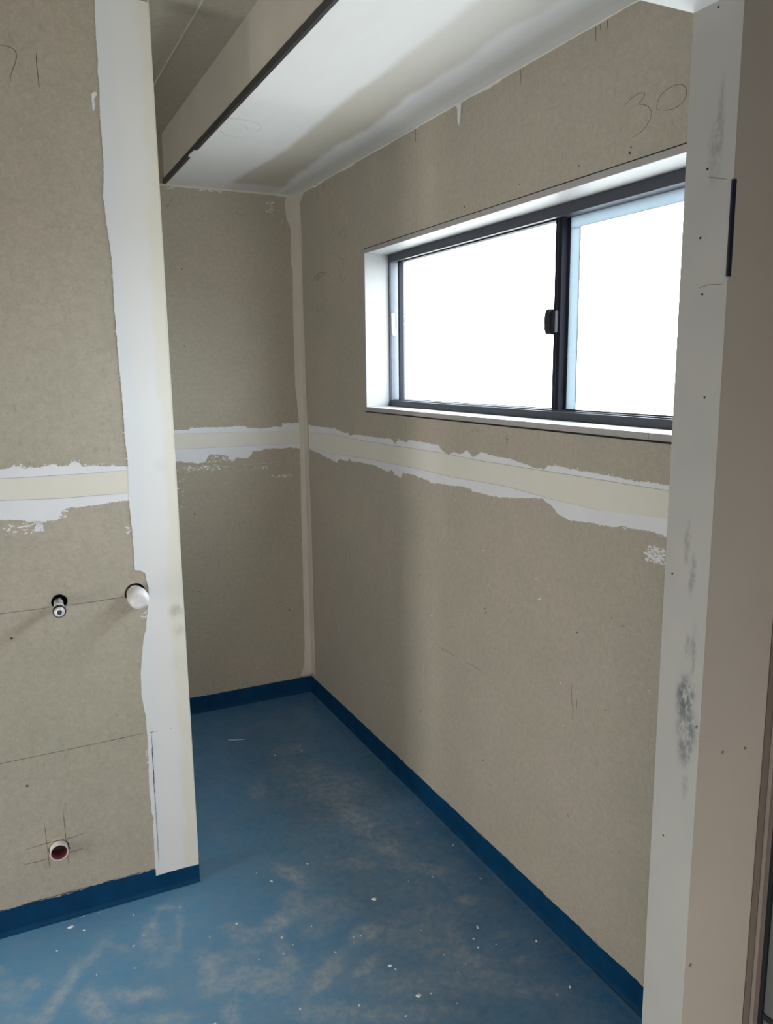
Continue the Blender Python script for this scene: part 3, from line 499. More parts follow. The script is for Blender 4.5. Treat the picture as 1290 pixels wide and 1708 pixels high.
def slab(name, surf, outline, holes, t0, t1, mat, parent=None):
    """board with real holes; t0 back face, t1 front face"""
    bm = bmesh.new()
    loops = [outline] + holes
    f = SURF[surf]
    flat = [q for l in loops for q in l]
    tris = tessellate_polygon([[Vector((x, y, 0)) for x, y in l] for l in loops])
    top = [bm.verts.new(f(x, y, t1)) for x, y in flat]
    bot = [bm.verts.new(f(x, y, t0)) for x, y in flat]
    for t in tris:
        if len(set(t)) < 3: continue
        bm.faces.new([top[i] for i in t]); bm.faces.new([bot[i] for i in reversed(t)])
    o = 0
    for l in loops:
        n = len(l)
        for i in range(n):
            j = (i + 1) % n
            bm.faces.new((top[o + i], top[o + j], bot[o + j], bot[o + i]))
        o += n
    return from_bm(name, bm, mat, parent)

def circle(cx, cy, r, n=28, jit=0.0, seed=0):
    rnd = random.Random(seed)
    return [(cx + (r + rnd.uniform(-jit, jit)) * math.cos(2 * math.pi * i / n), cy + (r + rnd.uniform(-jit, jit)) * math.sin(2 * math.pi * i / n)) for i in range(n)]

def lathe_y(bm, cx, cz, y0, prof, n=40, tilt=(0, 0)):
    """profile of (distance out from y0 towards the room, radius), turned about an axis along y"""
    rings = []
    for d, r in prof:
        rings.append([bm.verts.new((cx + tilt[0] * d + r * math.cos(2 * math.pi * k / n), y0 - d, cz + tilt[1] * d + r * math.sin(2 * math.pi * k / n))) for k in range(n)])
    for a, c_ in zip(rings, rings[1:]):
        for k in range(n):
            bm.faces.new((a[k], a[(k + 1) % n], c_[(k + 1) % n], c_[k]))
    bm.faces.new(rings[0]); bm.faces.new(rings[-1])

# ================================================================= THE SETTING
# ---- floor: fine grid where the dust lies, coarse beyond
def gauss(x, y):
    s = 0.0
    wx = x + 0.012 * noise.noise(Vector((x * 16, y * 16, 1))) + 0.005 * noise.noise(Vector((x * 60, y * 60, 3)))
    wy = y + 0.012 * noise.noise(Vector((x * 16, y * 16, 7))) + 0.005 * noise.noise(Vector((x * 60, y * 60, 9)))
    for cx, cy, ux, uy, vx, vy, st in D['dust']:
        dx, dy = wx - cx, wy - cy
        if dx * dx + dy * dy > 0.16: continue
        det = ux * vy - uy * vx
        if abs(det) < 1e-9: continue
        a = (dx * vy - dy * vx) / det; b_ = (ux * dy - uy * dx) / det
        q = a * a + b_ * b_
        if q < 4: s = max(s, 0) + st * 1.0 / (1 + math.exp((math.sqrt(q) - 0.95) * 6)) * (1 - 0.3 * s)
    return min(1.0, s)

xs = [-3.3, -2.6, -2.1] + [-1.75 + 0.0085 * i for i in range(int(1.75 / 0.0085) + 1)] + [0.0, 0.3]
ys = [-5.6, -4.6, -3.6, -3.0] + [-2.6 + 0.0085 * i for i in range(int(2.6 / 0.0085) + 1)] + [0.0]
verts = [(x, y, 0.0) for y in ys for x in xs]
nx, ny = len(xs), len(ys)
faces = [(j * nx + i, j * nx + i + 1, (j + 1) * nx + i + 1, (j + 1) * nx + i) for j in range(ny - 1) for i in range(nx - 1)]
me = bpy.data.meshes.new('floor')
me.from_pydata(verts, [], faces)
attr = me.attributes.new('dust', 'FLOAT', 'POINT')
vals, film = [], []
for (x, y, z) in verts:
    if -1.8 < x < 0.0 and -2.65 < y < 0:
        e_ = 0.30 * (0.6 + 0.8 * noise.noise(Vector((x * 8, y * 8, 21)))) if -0.022 < x < -0.009 and y < -0.1 else 0.0
        vals.append(max(gauss(x, y), e_))
    else: vals.append(0.25)
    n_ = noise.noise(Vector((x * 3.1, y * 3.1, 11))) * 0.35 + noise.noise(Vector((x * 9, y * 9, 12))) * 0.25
    film.append(max(0.0, min(1.0, (1 / (1 + math.exp((y + 0.90 + 0.25 * n_) * 6))) / (1 + math.exp((x + 0.50 + 0.2 * n_) * 6)) + 0.25 * n_ * 0.6)) * 0.85)  # pale dust, widened at front left to brighten the poorly lit floor
attr.data.foreach_set('value', vals)
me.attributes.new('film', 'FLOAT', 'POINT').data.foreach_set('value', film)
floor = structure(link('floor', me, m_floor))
slab_o = box('floor_slab', -3.4, 0.3, -5.7, 0.2, -0.12, -0.002, m_cavity, floor)

# ---- back wall of the alcove
wall_back = structure(box('wall_back', -3.3, 0.0, 0.0, 0.10, 0.0, 2.75, m_board_b))
# ---- window wall with its opening
WY0, WY1, WZ0, WZ1 = -0.7108, -2.640, 1.4447, 2.0715
wall_right = structure(slab('wall_right', 'R', [(0.10, 0.0), (0.10, 2.75), (-5.5, 2.75), (-5.5, 0.0)],
                            [[(WY0, WZ0), (WY1, WZ0), (WY1, WZ1), (WY0, WZ1)]], -0.165, 0.0, m_board_v))
# ---- partition carrying the pipes, with three bored holes
hw, hc, hwst = D['holes']['water'], D['holes']['cap'], D['holes']['waste']
wall_left = structure(slab('wall_left', 'S', [(-3.3, 0.0), (-0.8744, 0.0), (-0.8744, 2.75), (-3.3, 2.75)],
    [circle(hw[0], hw[1] + 0.002, 0.0218, 36, 0.0004, 1), circle(hc[0], hc[1] + 0.003, 0.0298, 36, 0.0005, 2), circle(hwst[0] + 0.002, hwst[1] - 0.002, 0.0285, 30, 0.0015, 3)],
    -0.012, 0.0, m_board))
part_back = box('wall_core', -3.3, -0.875, STUB_Y + 0.075, STUB_Y + 0.10, 0.0, 2.75, m_cavity, wall_left)
part_end = box('end_face', -0.8860, -0.8744, STUB_Y + 0.012, STUB_Y + 0.10, 0.0, 2.75, m_board, wall_left)

# ---- ceiling over the window side
xs = [-0.5987 + 0.5987 * i / 60 for i in range(61)]
ys = [-5.5 + 2.0 * i / 4 for i in range(4)] + [-3.5 + 3.5 * i / 175 for i in range(176)]
verts, vals = [], []
def lerp_x(tab, y):
    tab = sorted((b_, a) for a, b_ in tab)
    if y <= tab[0][0]: return tab[0][1]
    if y >= tab[-1][0]: return tab[-1][1]
    for (y0, x0), (y1, x1) in zip(tab, tab[1:]):
        if y0 <= y <= y1: return x0 + (x1 - x0) * (y - y0) / (y1 - y0)
def ss(x): x = max(0, min(1, x)); return x * x * (3 - 2 * x)
for y in ys:
    xa, xb = lerp_x(D['creamA'], y), lerp_x(D['creamB'], y)
    for x in xs:
        w1 = 0.006 * noise.noise(Vector((x * 20, y * 8, 2)))
        w2 = 0.012 * noise.noise(Vector((x * 14, y * 9, 5)))
        v = ss((x + w1 - xa) / 0.035 + 0.5) * ss((xb + w2 - x) / 0.03 + 0.5)
        v *= 1 - 0.6 * ss((y + 0.16) / 0.05)
        # a second, fainter cream pass near the wall
        v2 = ss((x + w1 + 0.085) / 0.03 + 0.5) * ss((-0.03 - x) / 0.03 + 0.5) * 0.35
        fade = 1 - 0.45 * ss((-1.1 - y) / 0.9)
        verts.append((x, y, 2.4)); vals.append(max(v * fade, v2))
nx, ny = len(xs), len(ys)
faces = [(j * nx + i, (j + 1) * nx + i, (j + 1) * nx + i + 1, j * nx + i + 1) for j in range(ny - 1) for i in range(nx - 1)]
me = bpy.data.meshes.new('ceiling'); me.from_pydata(verts, [], faces)
me.attributes.new('cream', 'FLOAT', 'POINT').data.foreach_set('value', vals)
ceiling = structure(link('ceiling', me, m_ceil))
box('ceiling_board', -0.5975, 0.0, -5.5, 0.0, 2.4015, 2.413, m_board, ceiling)
strokes('pencil_mark', 'C', D['pencilC'], 0.0016, m_pencil_c, ceiling)
# ---- bulkhead face between the two ceiling levels, dark trim along its foot
trim_1 = structure(box('trim_1', -0.6045, -0.5925, -5.5, -0.002, 2.3985, 2.4195, m_trim, None, 0.0008))
wall_upper = structure(box('wall_upper', -0.5987, -0.5867, -5.5, 0.0, 2.4195, 2.6, m_bulk))
bm = bmesh.new()
add_patch(bm, 'C', ragged([(-0.606, -0.585), (-0.606, -0.50), (-0.588, -0.47), (-0.585, -0.60)], 0.004, 0.002, 4), -0.001, 0.0022)
from_bm('plaster_overlap', bm, m_white, trim_1)
ceiling_high = structure(box('ceiling_upper', -3.3, -0.5867, -5.5, 0.0, 2.6, 2.65, m_upper))
box('sheet_joint', -0.7375, -0.7330, -5.5, 0.0, 2.5975, 2.6, m_bulk, ceiling_high)

# ---- nib and lintel of the opening the camera looks through
ys = [NIB_Y0 + (NIB_Y1 - NIB_Y0) * i / 22 for i in range(23)]
zs = [0.0, 0.45] + [0.45 + 0.004 * i for i in range(1, 420)] + [2.6]
verts, vals = [], []
for z in zs:
    for y in ys:
        s = 0.0
        for (cy, cz), ry, rz, st in D['smearJ']:
            q = ((y + 0.003 * noise.noise(Vector((y * 60, z * 30, 1))) - cy) / ry) ** 2 + ((z - cz) / rz) ** 2
            s = max(s, st / (1 + math.exp((math.sqrt(q) - 1) * 7)))
        verts.append((NIB_X, y, z)); vals.append(s)
nx, ny = len(ys), len(zs)
faces = [(j * nx + i, (j + 1) * nx + i, (j + 1) * nx + i + 1, j * nx + i + 1) for j in range(ny - 1) for i in range(nx - 1)]
me = bpy.data.meshes.new('wall_nib'); me.from_pydata(verts, [], faces)
me.attributes.new('smear', 'FLOAT', 'POINT').data.foreach_set('value', vals)
wall_nib = structure(link('wall_nib', me, m_nib))
box('front_face', NIB_X + 0.0004, -0.2699, NIB_Y1, NIB_Y1 + 0.010, 0.0, 2.6, m_nibf, wall_nib)
box('rear_face', NIB_X + 0.0004, 0.0, NIB_Y0 - 0.010, NIB_Y0, 0.0, 2.4, m_nibf, wall_nib)
for u, v in D['screwJ']:
    bm = bmesh.new(); r = 0.0016
    add_patch(bm, 'J', circle(u, v, r, 14), 0, 0.0006)
    add_patch(bm, 'J', [(u - r * .7, v - .0003), (u + r * .7, v - .0003), (u + r * .7, v + .0003), (u - r * .7, v + .0003)], 0.0006, 0.0009)
    from_bm('screw_head', bm, m_screw, wall_nib)
bm = bmesh.new()
add_box(bm, NIB_X - 0.0015, NIB_X + 0.0052, NIB_Y1 - 0.0012, NIB_Y1 + 0.002, 1.737, 1.864)
o = from_bm('recess_strip', bm, m_navy, wall_nib); o['label'] = 'short navy blue strip set into the edge of the nib'
dots('scuff_mark', 'N', D['dotsN'], plain('brown_spot', (0.17, 0.13, 0.095), 0.8), wall_nib, 0.0023)
strokes('pencil_mark', 'J', [[(-2.79, 1.875), (-2.80, 1.872), (-2.822, 1.866)], [(-2.783, 1.726), (-2.80, 1.729), (-2.824, 1.727)]], 0.0008, m_pencil_l, wall_nib)
lintel = structure(box('wall_lintel', -1.62, NIB_X + 0.0001, NIB_Y1, NIB_Y0, 2.10, 2.6, m_soffit))
structure(box('wall_front', -3.3, -1.62, NIB_Y1, NIB_Y0, 0.0, 2.6, m_board))

# ---- closing walls never seen by the lens
structure(box('wall_outer', -3.4, -3.3, -5.6, 0.0, 0.0, 2.75, m_board))
structure(box('wall_rear', -3.4, 0.2, -5.7, -5.6, 0.0, 2.75, m_board))

# ---- door at the far right of the frame
door_1 = bpy.data.objects.new('door_1', None); COL.objects.link(door_1); door_1.location = (-0.27, -2.85, 0)
def dpart(name, x0, x1, y0, y1, z0, z1, mat, bev=0.0):
    o = box(name, x0, x1, y0, y1, z0, z1, mat, None, bev)
    o.data.transform(Matrix.Translation((0.27, 2.85, 0))); o.parent = door_1
    return o
structure(door_1)
dpart('door_frame', -0.270, -0.20, -2.8465, -2.8330, 0.0, 2.3, m_frame_r, 0.0008)
dpart('frame_ridge', -0.2715, -0.20, -2.8525, -2.8468, 0.0, 2.3, m_frame_l, 0.0008)
dpart('frame_stop', -0.269, -0.20, -2.8585, -2.8527, 0.0, 2.3, m_frame_r, 0.0005)
dpart('rubber_seal', -0.266, -0.20, -2.8645, -2.8587, 0.0, 2.3, m_rub)
dpart('door_leaf', -0.262, -0.222, -3.60, -2.8648, 0.02, 2.28, m_door, 0.002)

dpart('rubber_strip', -0.264, -0.2619, -3.60, -2.8648, 0.530, 0.541, m_rub)
# ---- blue upstand bands with brushed top edges
def band(name, surf, u0, u1, top, seed, rag=0.0016, stray=140, foot=1.0):
    rnd = random.Random(seed)
    f = SURF[surf]
    n = int(abs(u1 - u0) / 0.003)
    bm = bmesh.new(); prev = None
    for i in range(n + 1):
        u = u0 + (u1 - u0) * i / n
        h = top + rag * (noise.noise(Vector((u * 300, seed, 0))) + 2.4 * noise.noise(Vector((u * 9, seed, 4))) + 1.2 * noise.noise(Vector((u * 60, seed, 8))))
        prof = [(h, 0.0), (h - 0.0006, 0.0009), (0.016, 0.0014), (0.008, 0.0026), (0.003, 0.0052), (0.0, 0.0085)]
        cur = [bm.verts.new(f(u, z, t * (foot if z < 0.02 else 1))) for z, t in prof]
        if prev:
            for k in range(len(prof) - 1): bm.faces.new((prev[k], cur[k], cur[k + 1], prev[k + 1])).smooth = k > 1
        prev = cur
    for _ in range(stray):                      # single bristle strokes
        u = rnd.uniform(min(u0, u1), max(u0, u1)); L = rnd.uniform(0.006, 0.03); z = top + rnd.uniform(-0.002, 0.0035)
        w_ = rnd.uniform(0.0003, 0.0008); sl = rnd.uniform(-0.03, 0.10)
        a = max(min(u, max(u0, u1) - L), min(u0, u1))
        add_patch(bm, surf, [(a, z), (a + L * 0.4, z + sl * L * 0.4 - w_), (a + L, z + sl * L), (a + L * 0.5, z + sl * L * 0.5 + w_)], -0.0002, rnd.uniform(0.0002, 0.0006))
    return structure(from_bm(name, bm, m_blue))
band('baseboard_back', 'B', -3.3, 0.0, 0.081, 3)
band('baseboard_right', 'R', 0.0, -2.74, 0.081, 5, 0.0012, 160)
band('baseboard_left', 'S', -3.3, -0.8744 + 0.001, 0.0815, 8, 0.0022, 700)
band('baseboard_end', 'W', STUB_Y, STUB_Y + 0.10, 0.081, 9, 0.0012, 0, 0.15)

# ---- jointing on the three walls
inner = lambda lim: (lambda a, b_: not (abs(a.x - lim) < 1e-4 and abs(b_.x - lim) < 1e-4))
patch('corner_compound', 'S', D['S_band'], m_band, wall_left, 0.0022, 0.003, 0.0011, 3, inner(-0.8744))
patch('joint_compound', 'S', D['S_joint'], m_white, wall_left, 0.0012, 0.002, 0.0030, 4)
edge_crumbs('compound_edge', 'S', D['S_joint'][:20], m_white, wall_left, 260, 41, 0.0045)
edge_crumbs('compound_edge', 'S', D['S_joint'][20:], m_white, wall_left, 120, 42, 0.003)
edge_crumbs('compound_edge', 'S', D['S_band'][:24], m_band, wall_left, 160, 43, 0.003)
patch('joint_topping', 'S', D['S_tape'], m_cream, wall_left, 0.0017, 0.02, 0.0004, 5)
m_seam = plain('shallow_seam', (0.36, 0.35, 0.38), 0.7)
strokes('tape_seam', 'S', [D['S_tape'][1:6], D['S_tape'][8:12]], 0.0013, m_seam, wall_left, 0.0021)
patch('plaster_drip', 'S', D['S_drip'], m_white, wall_left, 0.002, 0.003, 0.0006, 6)
specks('plaster_smear', 'S', D['specksS'], m_white, wall_left, 0.0005, 0.0034, 7)
strokes('pencil_mark', 'S', D['pencilS'], 0.0015, m_pencil, wall_left)
bm = bmesh.new()
SURF['P'] = lambda u, v, t: (u, STUB_Y - 0.0022 - t, v)
for i, l in enumerate(D['pencilP']): add_stroke(bm, 'P', l, 0.0018, 0.0004, True, i)
from_bm('pencil_mark', bm, m_pencil, wall_left)
m_nail = plain('nail_stain', (0.07, 0.06, 0.05), 0.8)
dots('scuff_mark', 'S', D['dotsS'], m_nail, wall_left, 0.0032)
# worn metal edge of the corner bead
box('corner_bead', -0.8775, -0.8735, STUB_Y - 0.0030, STUB_Y + 0.010, 0.082, 2.6, m_cream, wall_left, 0.0012)

patch('joint_compound', 'B', D['B_joint'], m_white, wall_back, 0.0012, 0.002, 0.0028, 14)
edge_crumbs('compound_edge', 'B', D['B_joint'], m_white, wall_back, 420, 44, 0.004)
edge_crumbs('compound_edge', 'B', D['B_corner'][:17], m_corner, wall_back, 200, 45, 0.003)
patch('joint_topping', 'B', D['B_tape'], m_cream, wall_back, 0.0017, 0.01, 0.0005, 15)
strokes('tape_seam', 'B', [D['B_tape'][:4], D['B_tape'][4:]], 0.0013, m_seam, wall_back, 0.0021)
patch('corner_compound', 'B', D['B_corner'], m_corner, wall_back, 0.0024, 0.003, 0.0012, 16, lambda a, b_: a.x < -0.001 or b_.x < -0.001)
patch('ceiling_compound', 'B', [(-0.62, 2.4), (-0.62, 2.392), (-0.45, 2.391), (-0.3, 2.393), (-0.12, 2.392), (-0.05, 2.386), (-0.02, 2.36), (0.0, 2.36), (0.0, 2.4)], m_corner, wall_back, 0.0018, 0.004, 0.0012, 18)
strokes('plaster_smear', 'B', [l for l, w_ in D['strokeB']], 0, plain('thin_compound', (0.50, 0.48, 0.44), 0.7), wall_back, 0.0008, [w_ for l, w_ in D['strokeB']])
specks('plaster_smear', 'B', D['specksB'], m_white, wall_back, 0.0006, 0.0038, 17)
strokes('pencil_mark', 'B', D['pencilB'], 0.0016, m_pencil, wall_back)
dots('scuff_mark', 'B', D['dotsB'], m_nail, wall_back, 0.0024)

patch('joint_compound', 'R', D['R_joint'], m_white, wall_right, 0.0012, 0.002, 0.0030, 24)
edge_crumbs('compound_edge', 'R', D['R_joint'], m_white, wall_right, 700, 46, 0.004)
patch('joint_topping', 'R', D['R_tape'], m_cream, wall_right, 0.0017, 0.01, 0.0005, 25)
strokes('tape_seam', 'R', [D['R_tape'][:11], D['R_tape'][13:]], 0.0013, m_seam, wall_right, 0.0021)
patch('corner_compound', 'R', D['R_corner'], m_corner, wall_right, 0.0024, 0.004, 0.0009, 26, lambda a, b_: a.x < -0.001 or b_.x < -0.001)
top = [(0.0, 2.4)]
y = 0.0
rnd = random.Random(12)
while y > -2.7:
    top.append((y, 2.4 - 0.003 - max(0, 0.009 * noise.noise(Vector((y * 6, 3, 0))) + 0.004 * noise.noise(Vector((y * 40, 3, 0))))))
    y -= 0.008
top.append((-2.7, 2.4))
patch('ceiling_compound', 'R', top, m_band, wall_right, 0.0016, 0.005, 0.0006, 28)
patch('plaster_drip', 'R', D['R_drip'], m_white, wall_right, 0.002, 0.004, 0.0006, 29)
specks('plaster_smear', 'R', D['specksR'], m_white, wall_right, 0.0006, 0.0036, 31)
strokes('pencil_mark', 'R', D['pencilR'][:2], 0.0016, m_pencil_l, wall_right)
strokes('pencil_mark', 'R', D['pencilR'][2:15], 0.0022, m_pencil, wall_right)
strokes('pencil_mark', 'R', D['pencilR'][15:], 0.0012, plain('smudged_pencil', (0.10, 0.095, 0.08), 0.8), wall_right)
strokes('scratch_mark', 'R', D['scratchR'], 0.0022, plain('faint_scratch', (0.20, 0.18, 0.15), 0.8), wall_right)
strokes('open_gap', 'R', D['gapC'], 0.004, m_dark, wall_right, 0.0020)
dots('scuff_mark', 'R', D['dotsR'], m_nail, wall_right, 0.0024)

# ---- the window
LY0, LY1, LZ0, LZ1 = -0.7155, -2.635, 1.4500, 2.0680      # outside of the lining
TH = 0.016
window = bpy.data.objects.new('window_1', None); COL.objects.link(window); window.location = (0.10, (LY0 + LY1) / 2, LZ0)
structure(window)
WO = Vector((-0.10, -(LY0 + LY1) / 2, -LZ0))
def wpart(name, bm, mats, parent=None, label=None):
    o = from_bm(name, bm, mats, None)
    o.data.transform(Matrix.Translation(WO)); o.parent = parent or window
    if label: o['label'] = label
    return o
bm = bmesh.new()
# the lining: a box of four primed boards, front edges proud of the wall by a whisker
add_box(bm, -0.0015, 0.105, LY1, LY0, LZ0, LZ0 + TH, 0.0006)
add_box(bm, -0.0015, 0.105, LY1, LY0, LZ1 - TH, LZ1, 0.0006)
add_box(bm, -0.0015, 0.105, LY0 - TH, LY0, LZ0 + TH, LZ1 - TH, 0.0006)
add_box(bm, -0.0015, 0.105, LY1, LY1 + TH, LZ0 + TH, LZ1 - TH, 0.0006)
wpart('window_lining', bm, m_lining)
bm = bmesh.new()                                            # bare front edges of the boards
e0, e1 = -0.0022, -0.0015
add_box(bm, e0, e1, LY1, LY0, LZ0, LZ0 + TH - .001); add_box(bm, e0, e1, LY1, LY0, LZ1 - TH + .001, LZ1)
add_box(bm, e0, e1, LY0 - TH + .001, LY0, LZ0 + TH, LZ1 - TH)
wpart('lining_edge', bm, m_lining_end)
bm = bmesh.new()                                            # scarf joint across the lower board edge
add_box(bm, -0.0024, -0.0022, -2.272, -2.2712, LZ0, LZ0 + TH - .001)
wpart('lining_joint', bm, m_pencil_l)
IY0, IY1, IZ0, IZ1 = LY0 - TH, LY1 + TH, LZ0 + TH, LZ1 - TH  # clear opening
bm = bmesh.new()                                            # near-black fill painting the shade in the gap round the lining
for a in ((WY1, WY0, WZ0 - .001, LZ0), (WY1, WY0, LZ1, WZ1 + .001), (LY0, WY0 + .001, LZ0, LZ1), (WY1 - .001, LY1, LZ0, LZ1)):
    add_box(bm, 0.0015, 0.16, a[0], a[1], a[2], a[3])
wpart('gap_shade', bm, m_dark)
def ring(bm, x0, x1, y0, y1, z0, z1, wl, wr, wb, wt, bev=0.0):
    add_box(bm, x0, x1, y1, y0, z0, z0 + wb, bev); add_box(bm, x0, x1, y1, y0, z1 - wt, z1, bev)
    add_box(bm, x0, x1, y0 - wl, y0, z0 + wb, z1 - wt, bev); add_box(bm, x0, x1, y1, y1 + wr, z0 + wb, z1 - wt, bev)
FX0 = 0.100
bm = bmesh.new()
ring(bm, FX0, 0.168, IY0 + .004, IY1 - .004, IZ0 - .006, IZ1 + .004, 0.011, 0.014, 0.030, 0.034, 0.0008)
# sill track lips
add_box(bm, 0.112, 0.1155, IY1, IY0 - 0.010, IZ0 + .022, IZ0 + .0275)
add_box(bm, 0.140, 0.1435, IY1, IY0 - 0.010, IZ0 + .022, IZ0 + .0300)
wpart('window_frame', bm, m_alu)
# sliding sash (inner track, left)
SZ0, SZ1 = IZ0 + 0.024, IZ1 - 0.030
A0, A1 = IY0 - 0.046, -1.786
bm = bmesh.new()
ring(bm, 0.118, 0.136, A0, A1, SZ0, SZ1, 0.012, 0.030, 0.004, 0.004, 0.0006)
sash = wpart('sliding_sash', bm, m_alu_d)
bm = bmesh.new(); add_box(bm, 0.126, 0.130, A1 + 0.028, A0 - 0.011, SZ0 + .003, SZ1 - .003)
wpart('pane', bm, m_glass, sash)
# latch on the meeting stile
bm = bmesh.new()
prof = [(-1.758, 1.706), (-1.742, 1.709), (-1.737, 1.722), (-1.735, 1.742), (-1.737, 1.762), (-1.742, 1.775), (-1.758, 1.778)]
vs0 = [bm.verts.new((0.100, a, c_)) for a, c_ in prof]; vs1 = [bm.verts.new((0.119, a, c_)) for a, c_ in prof]
bm.faces.new(vs0); bm.faces.new(vs1)
for i in range(len(prof)):
    j = (i + 1) % len(prof); bm.faces.new((vs0[i], vs0[j], vs1[j], vs1[i]))
bmesh.ops.bevel(bm, geom=[e for e in bm.edges], offset=0.0012, segments=2, affect='EDGES')
add_box(bm, 0.106, 0.119, -1.779, -1.757, 1.712, 1.772, 0.001)
wpart('latch', bm, m_latch, sash)
bm = bmesh.new(); add_box(bm, 0.1165, 0.1178, -1.772, -1.7705, SZ0 + .004, SZ1 - .004)
wpart('stile_groove', bm, m_alu, sash)
# frame's inner side painted pale for reflected light, with a scrap of white tape
bm = bmesh.new(); add_box(bm, 0.106, 0.140, IY0 - 0.0082, IY0 - 0.0065, IZ0 + .024, IZ1 - .030)
wpart('lit_jamb_strip', bm, m_lit_jamb)
bm = bmesh.new()
zt = 1.83
add_box(bm, 0.108, 0.120, IY0 - 0.0098, IY0 - 0.0080, zt - 0.080, zt, 0.0004)
add_box(bm, 0.112, 0.126, IY0 - 0.0108, IY0 - 0.0098, zt - 0.086, zt - 0.060, 0.0003)
wpart('tape_scrap', bm, m_chip, None, 'scrap of white tape stuck on the dark track')
# fixed panel (outer track, right)
B0, B1 = -1.775, IY1 - 0.010
bm = bmesh.new()
ring(bm, 0.142, 0.160, B0, B1, SZ0 - .002, SZ1 + .004, 0.014, 0.012, 0.003, 0.004, 0.0005)
fixed = wpart('fixed_sash', bm, m_alu_d)
bm = bmesh.new(); add_box(bm, 0.150, 0.154, B1 + .011, B0 - .012, SZ0 + .002, SZ1 - .001)
wpart('pane', bm, m_glass, fixed)
bm = bmesh.new()  # strips added for the frame's shade on the obscure glass
add_box(bm, 0.145, 0.1495, B1 + .012, B0 - .014, SZ1 - 0.030, SZ1)
add_box(bm, 0.145, 0.1495, B0 - 0.052, B0 - 0.0142, SZ0 + .001, SZ1 - 0.030)
wpart('glass_shade_strip', bm, m_glass_shade, fixed)

# ================================================================= THINGS
def empty(name, loc, label, cat, group=None):
    o = bpy.data.objects.new(name, None); COL.objects.link(o); o.location = loc
    o.empty_display_size = 0.02
    o['label'] = label; o['category'] = cat
    if group: o['group'] = group
    return o
def child(name, bm, mat, root, smooth=True, label=None):
    me = bpy.data.meshes.new(name)
    bmesh.ops.recalc_face_normals(bm, faces=bm.faces)
    bm.to_mesh(me); bm.free()
    me.transform(Matrix.Translation(-Vector(root.location)))
    o = link(name, me, mat, root)
    for f in me.polygons: f.use_smooth = smooth and len(f.vertices) == 4
    if label: o['label'] = label
    return o

# water outlet
t_ = (-0.045, -0.02)
root = empty('water_pipe', (hw[0], STUB_Y, hw[1]), 'short open water pipe with black rubber ring, sticking out of a bored hole', 'pipe')
bm = bmesh.new(); lathe_y(bm, *hw, STUB_Y + 0.06, [(0, 0.0125), (0.104, 0.0125), (0.105, 0.0145), (0.126, 0.0145), (0.128, 0.0125), (0.136, 0.0125)], 40, t_)
child('pipe_body', bm, m_pvc, root)
bm = bmesh.new(); lathe_y(bm, *hw, STUB_Y + 0.06, [(0.1345, 0.012), (0.1350, 0.0168), (0.1370, 0.0176), (0.1425, 0.0176), (0.1445, 0.0166), (0.1450, 0.012)], 40, t_)
child('rubber_ring', bm, m_rub, root)
bm = bmesh.new(); lathe_y(bm, *hw, STUB_Y + 0.06, [(0.1440, 0.0120), (0.1450, 0.0138), (0.1490, 0.0136), (0.1505, 0.0122), (0.1507, 0.0070)], 40, t_)
child('end_fitting', bm, m_steel, root)
bm = bmesh.new(); lathe_y(bm, *hw, STUB_Y + 0.06, [(0.1480, 0.0068), (0.1510, 0.0068)], 30, t_)
child('bore_shade', bm, m_rub, root)  # black disc painted for the shade inside the open end

# capped waste pipe
root = empty('capped_pipe', (hc[0], STUB_Y, hc[1]), 'stubby white plastic pipe with a rounded cap beside the white corner band', 'pipe')
bm = bmesh.new(); lathe_y(bm, *hc, STUB_Y + 0.06, [(0, 0.024), (0.075, 0.024)], 40)
child('pipe_body', bm, m_pvc, root)
bm = bmesh.new()
prof = [(0.066, 0.0265), (0.070, 0.0292), (0.098, 0.0290), (0.106, 0.0278), (0.113, 0.0245), (0.118, 0.0200), (0.1200, 0.0175), (0.1205, 0.0150)]
lathe_y(bm, *hc, STUB_Y + 0.06, prof, 48, (0.035, -0.06))
child('end_cap', bm, m_pvc, root)
bm = bmesh.new()
cx_, cz_ = hc[0] + 0.035 * 0.1205, hc[1] - 0.06 * 0.1205
SURF['K'] = lambda u, v, t: (u, STUB_Y + 0.06 - 0.1205 - t, v)
add_patch(bm, 'K', circle(cx_ - 0.003, cz_ + 0.002, 0.0009, 10), 0, 0.0005); add_patch(bm, 'K', circle(cx_ + 0.005, cz_ - 0.001, 0.0011, 10), 0, 0.0005)
child('mould_dimple', bm, m_dark, root, False)

# open waste pipe
root = empty('waste_pipe', (hwst[0], STUB_Y, hwst[1]), 'open cream plastic pipe stub with pink inside, low on the wall', 'pipe')
bm = bmesh.new(); n = 48
cx_, cz_ = hwst[0] + 0.001, hwst[1] - 0.002
rings = []
for d_, r in [(-0.06, 0.0255), (0.021, 0.0255), (0.0218, 0.0250), (0.0218, 0.0228), (0.021, 0.0222), (0.0165, 0.0220)]:
    rings.append([bm.verts.new((cx_ + r * math.cos(2 * math.pi * k / n), STUB_Y - d_, cz_ + r * math.sin(2 * math.pi * k / n))) for k in range(n)])
for a, c_ in zip(rings, rings[1:]):
    for k in range(n): bm.faces.new((a[k], a[(k + 1) % n], c_[(k + 1) % n], c_[k]))
child('pipe_body', bm, m_pvcb, root)
bm = bmesh.new(); rings = []
for d_, r in [(0.0208, 0.0220), (0.0, 0.0216), (-0.055, 0.0216)]:
    rings.append([bm.verts.new((cx_ + r * math.cos(2 * math.pi * k / n), STUB_Y - d_, cz_ + r * math.sin(2 * math.pi * k / n))) for k in range(n)])
for a, c_ in zip(rings, rings[1:]):
    for k in range(n): bm.faces.new((a[k], a[(k + 1) % n], c_[(k + 1) % n], c_[k]))
child('pink_lining', bm, m_pink, root, True, 'pink stained inside of the pipe')
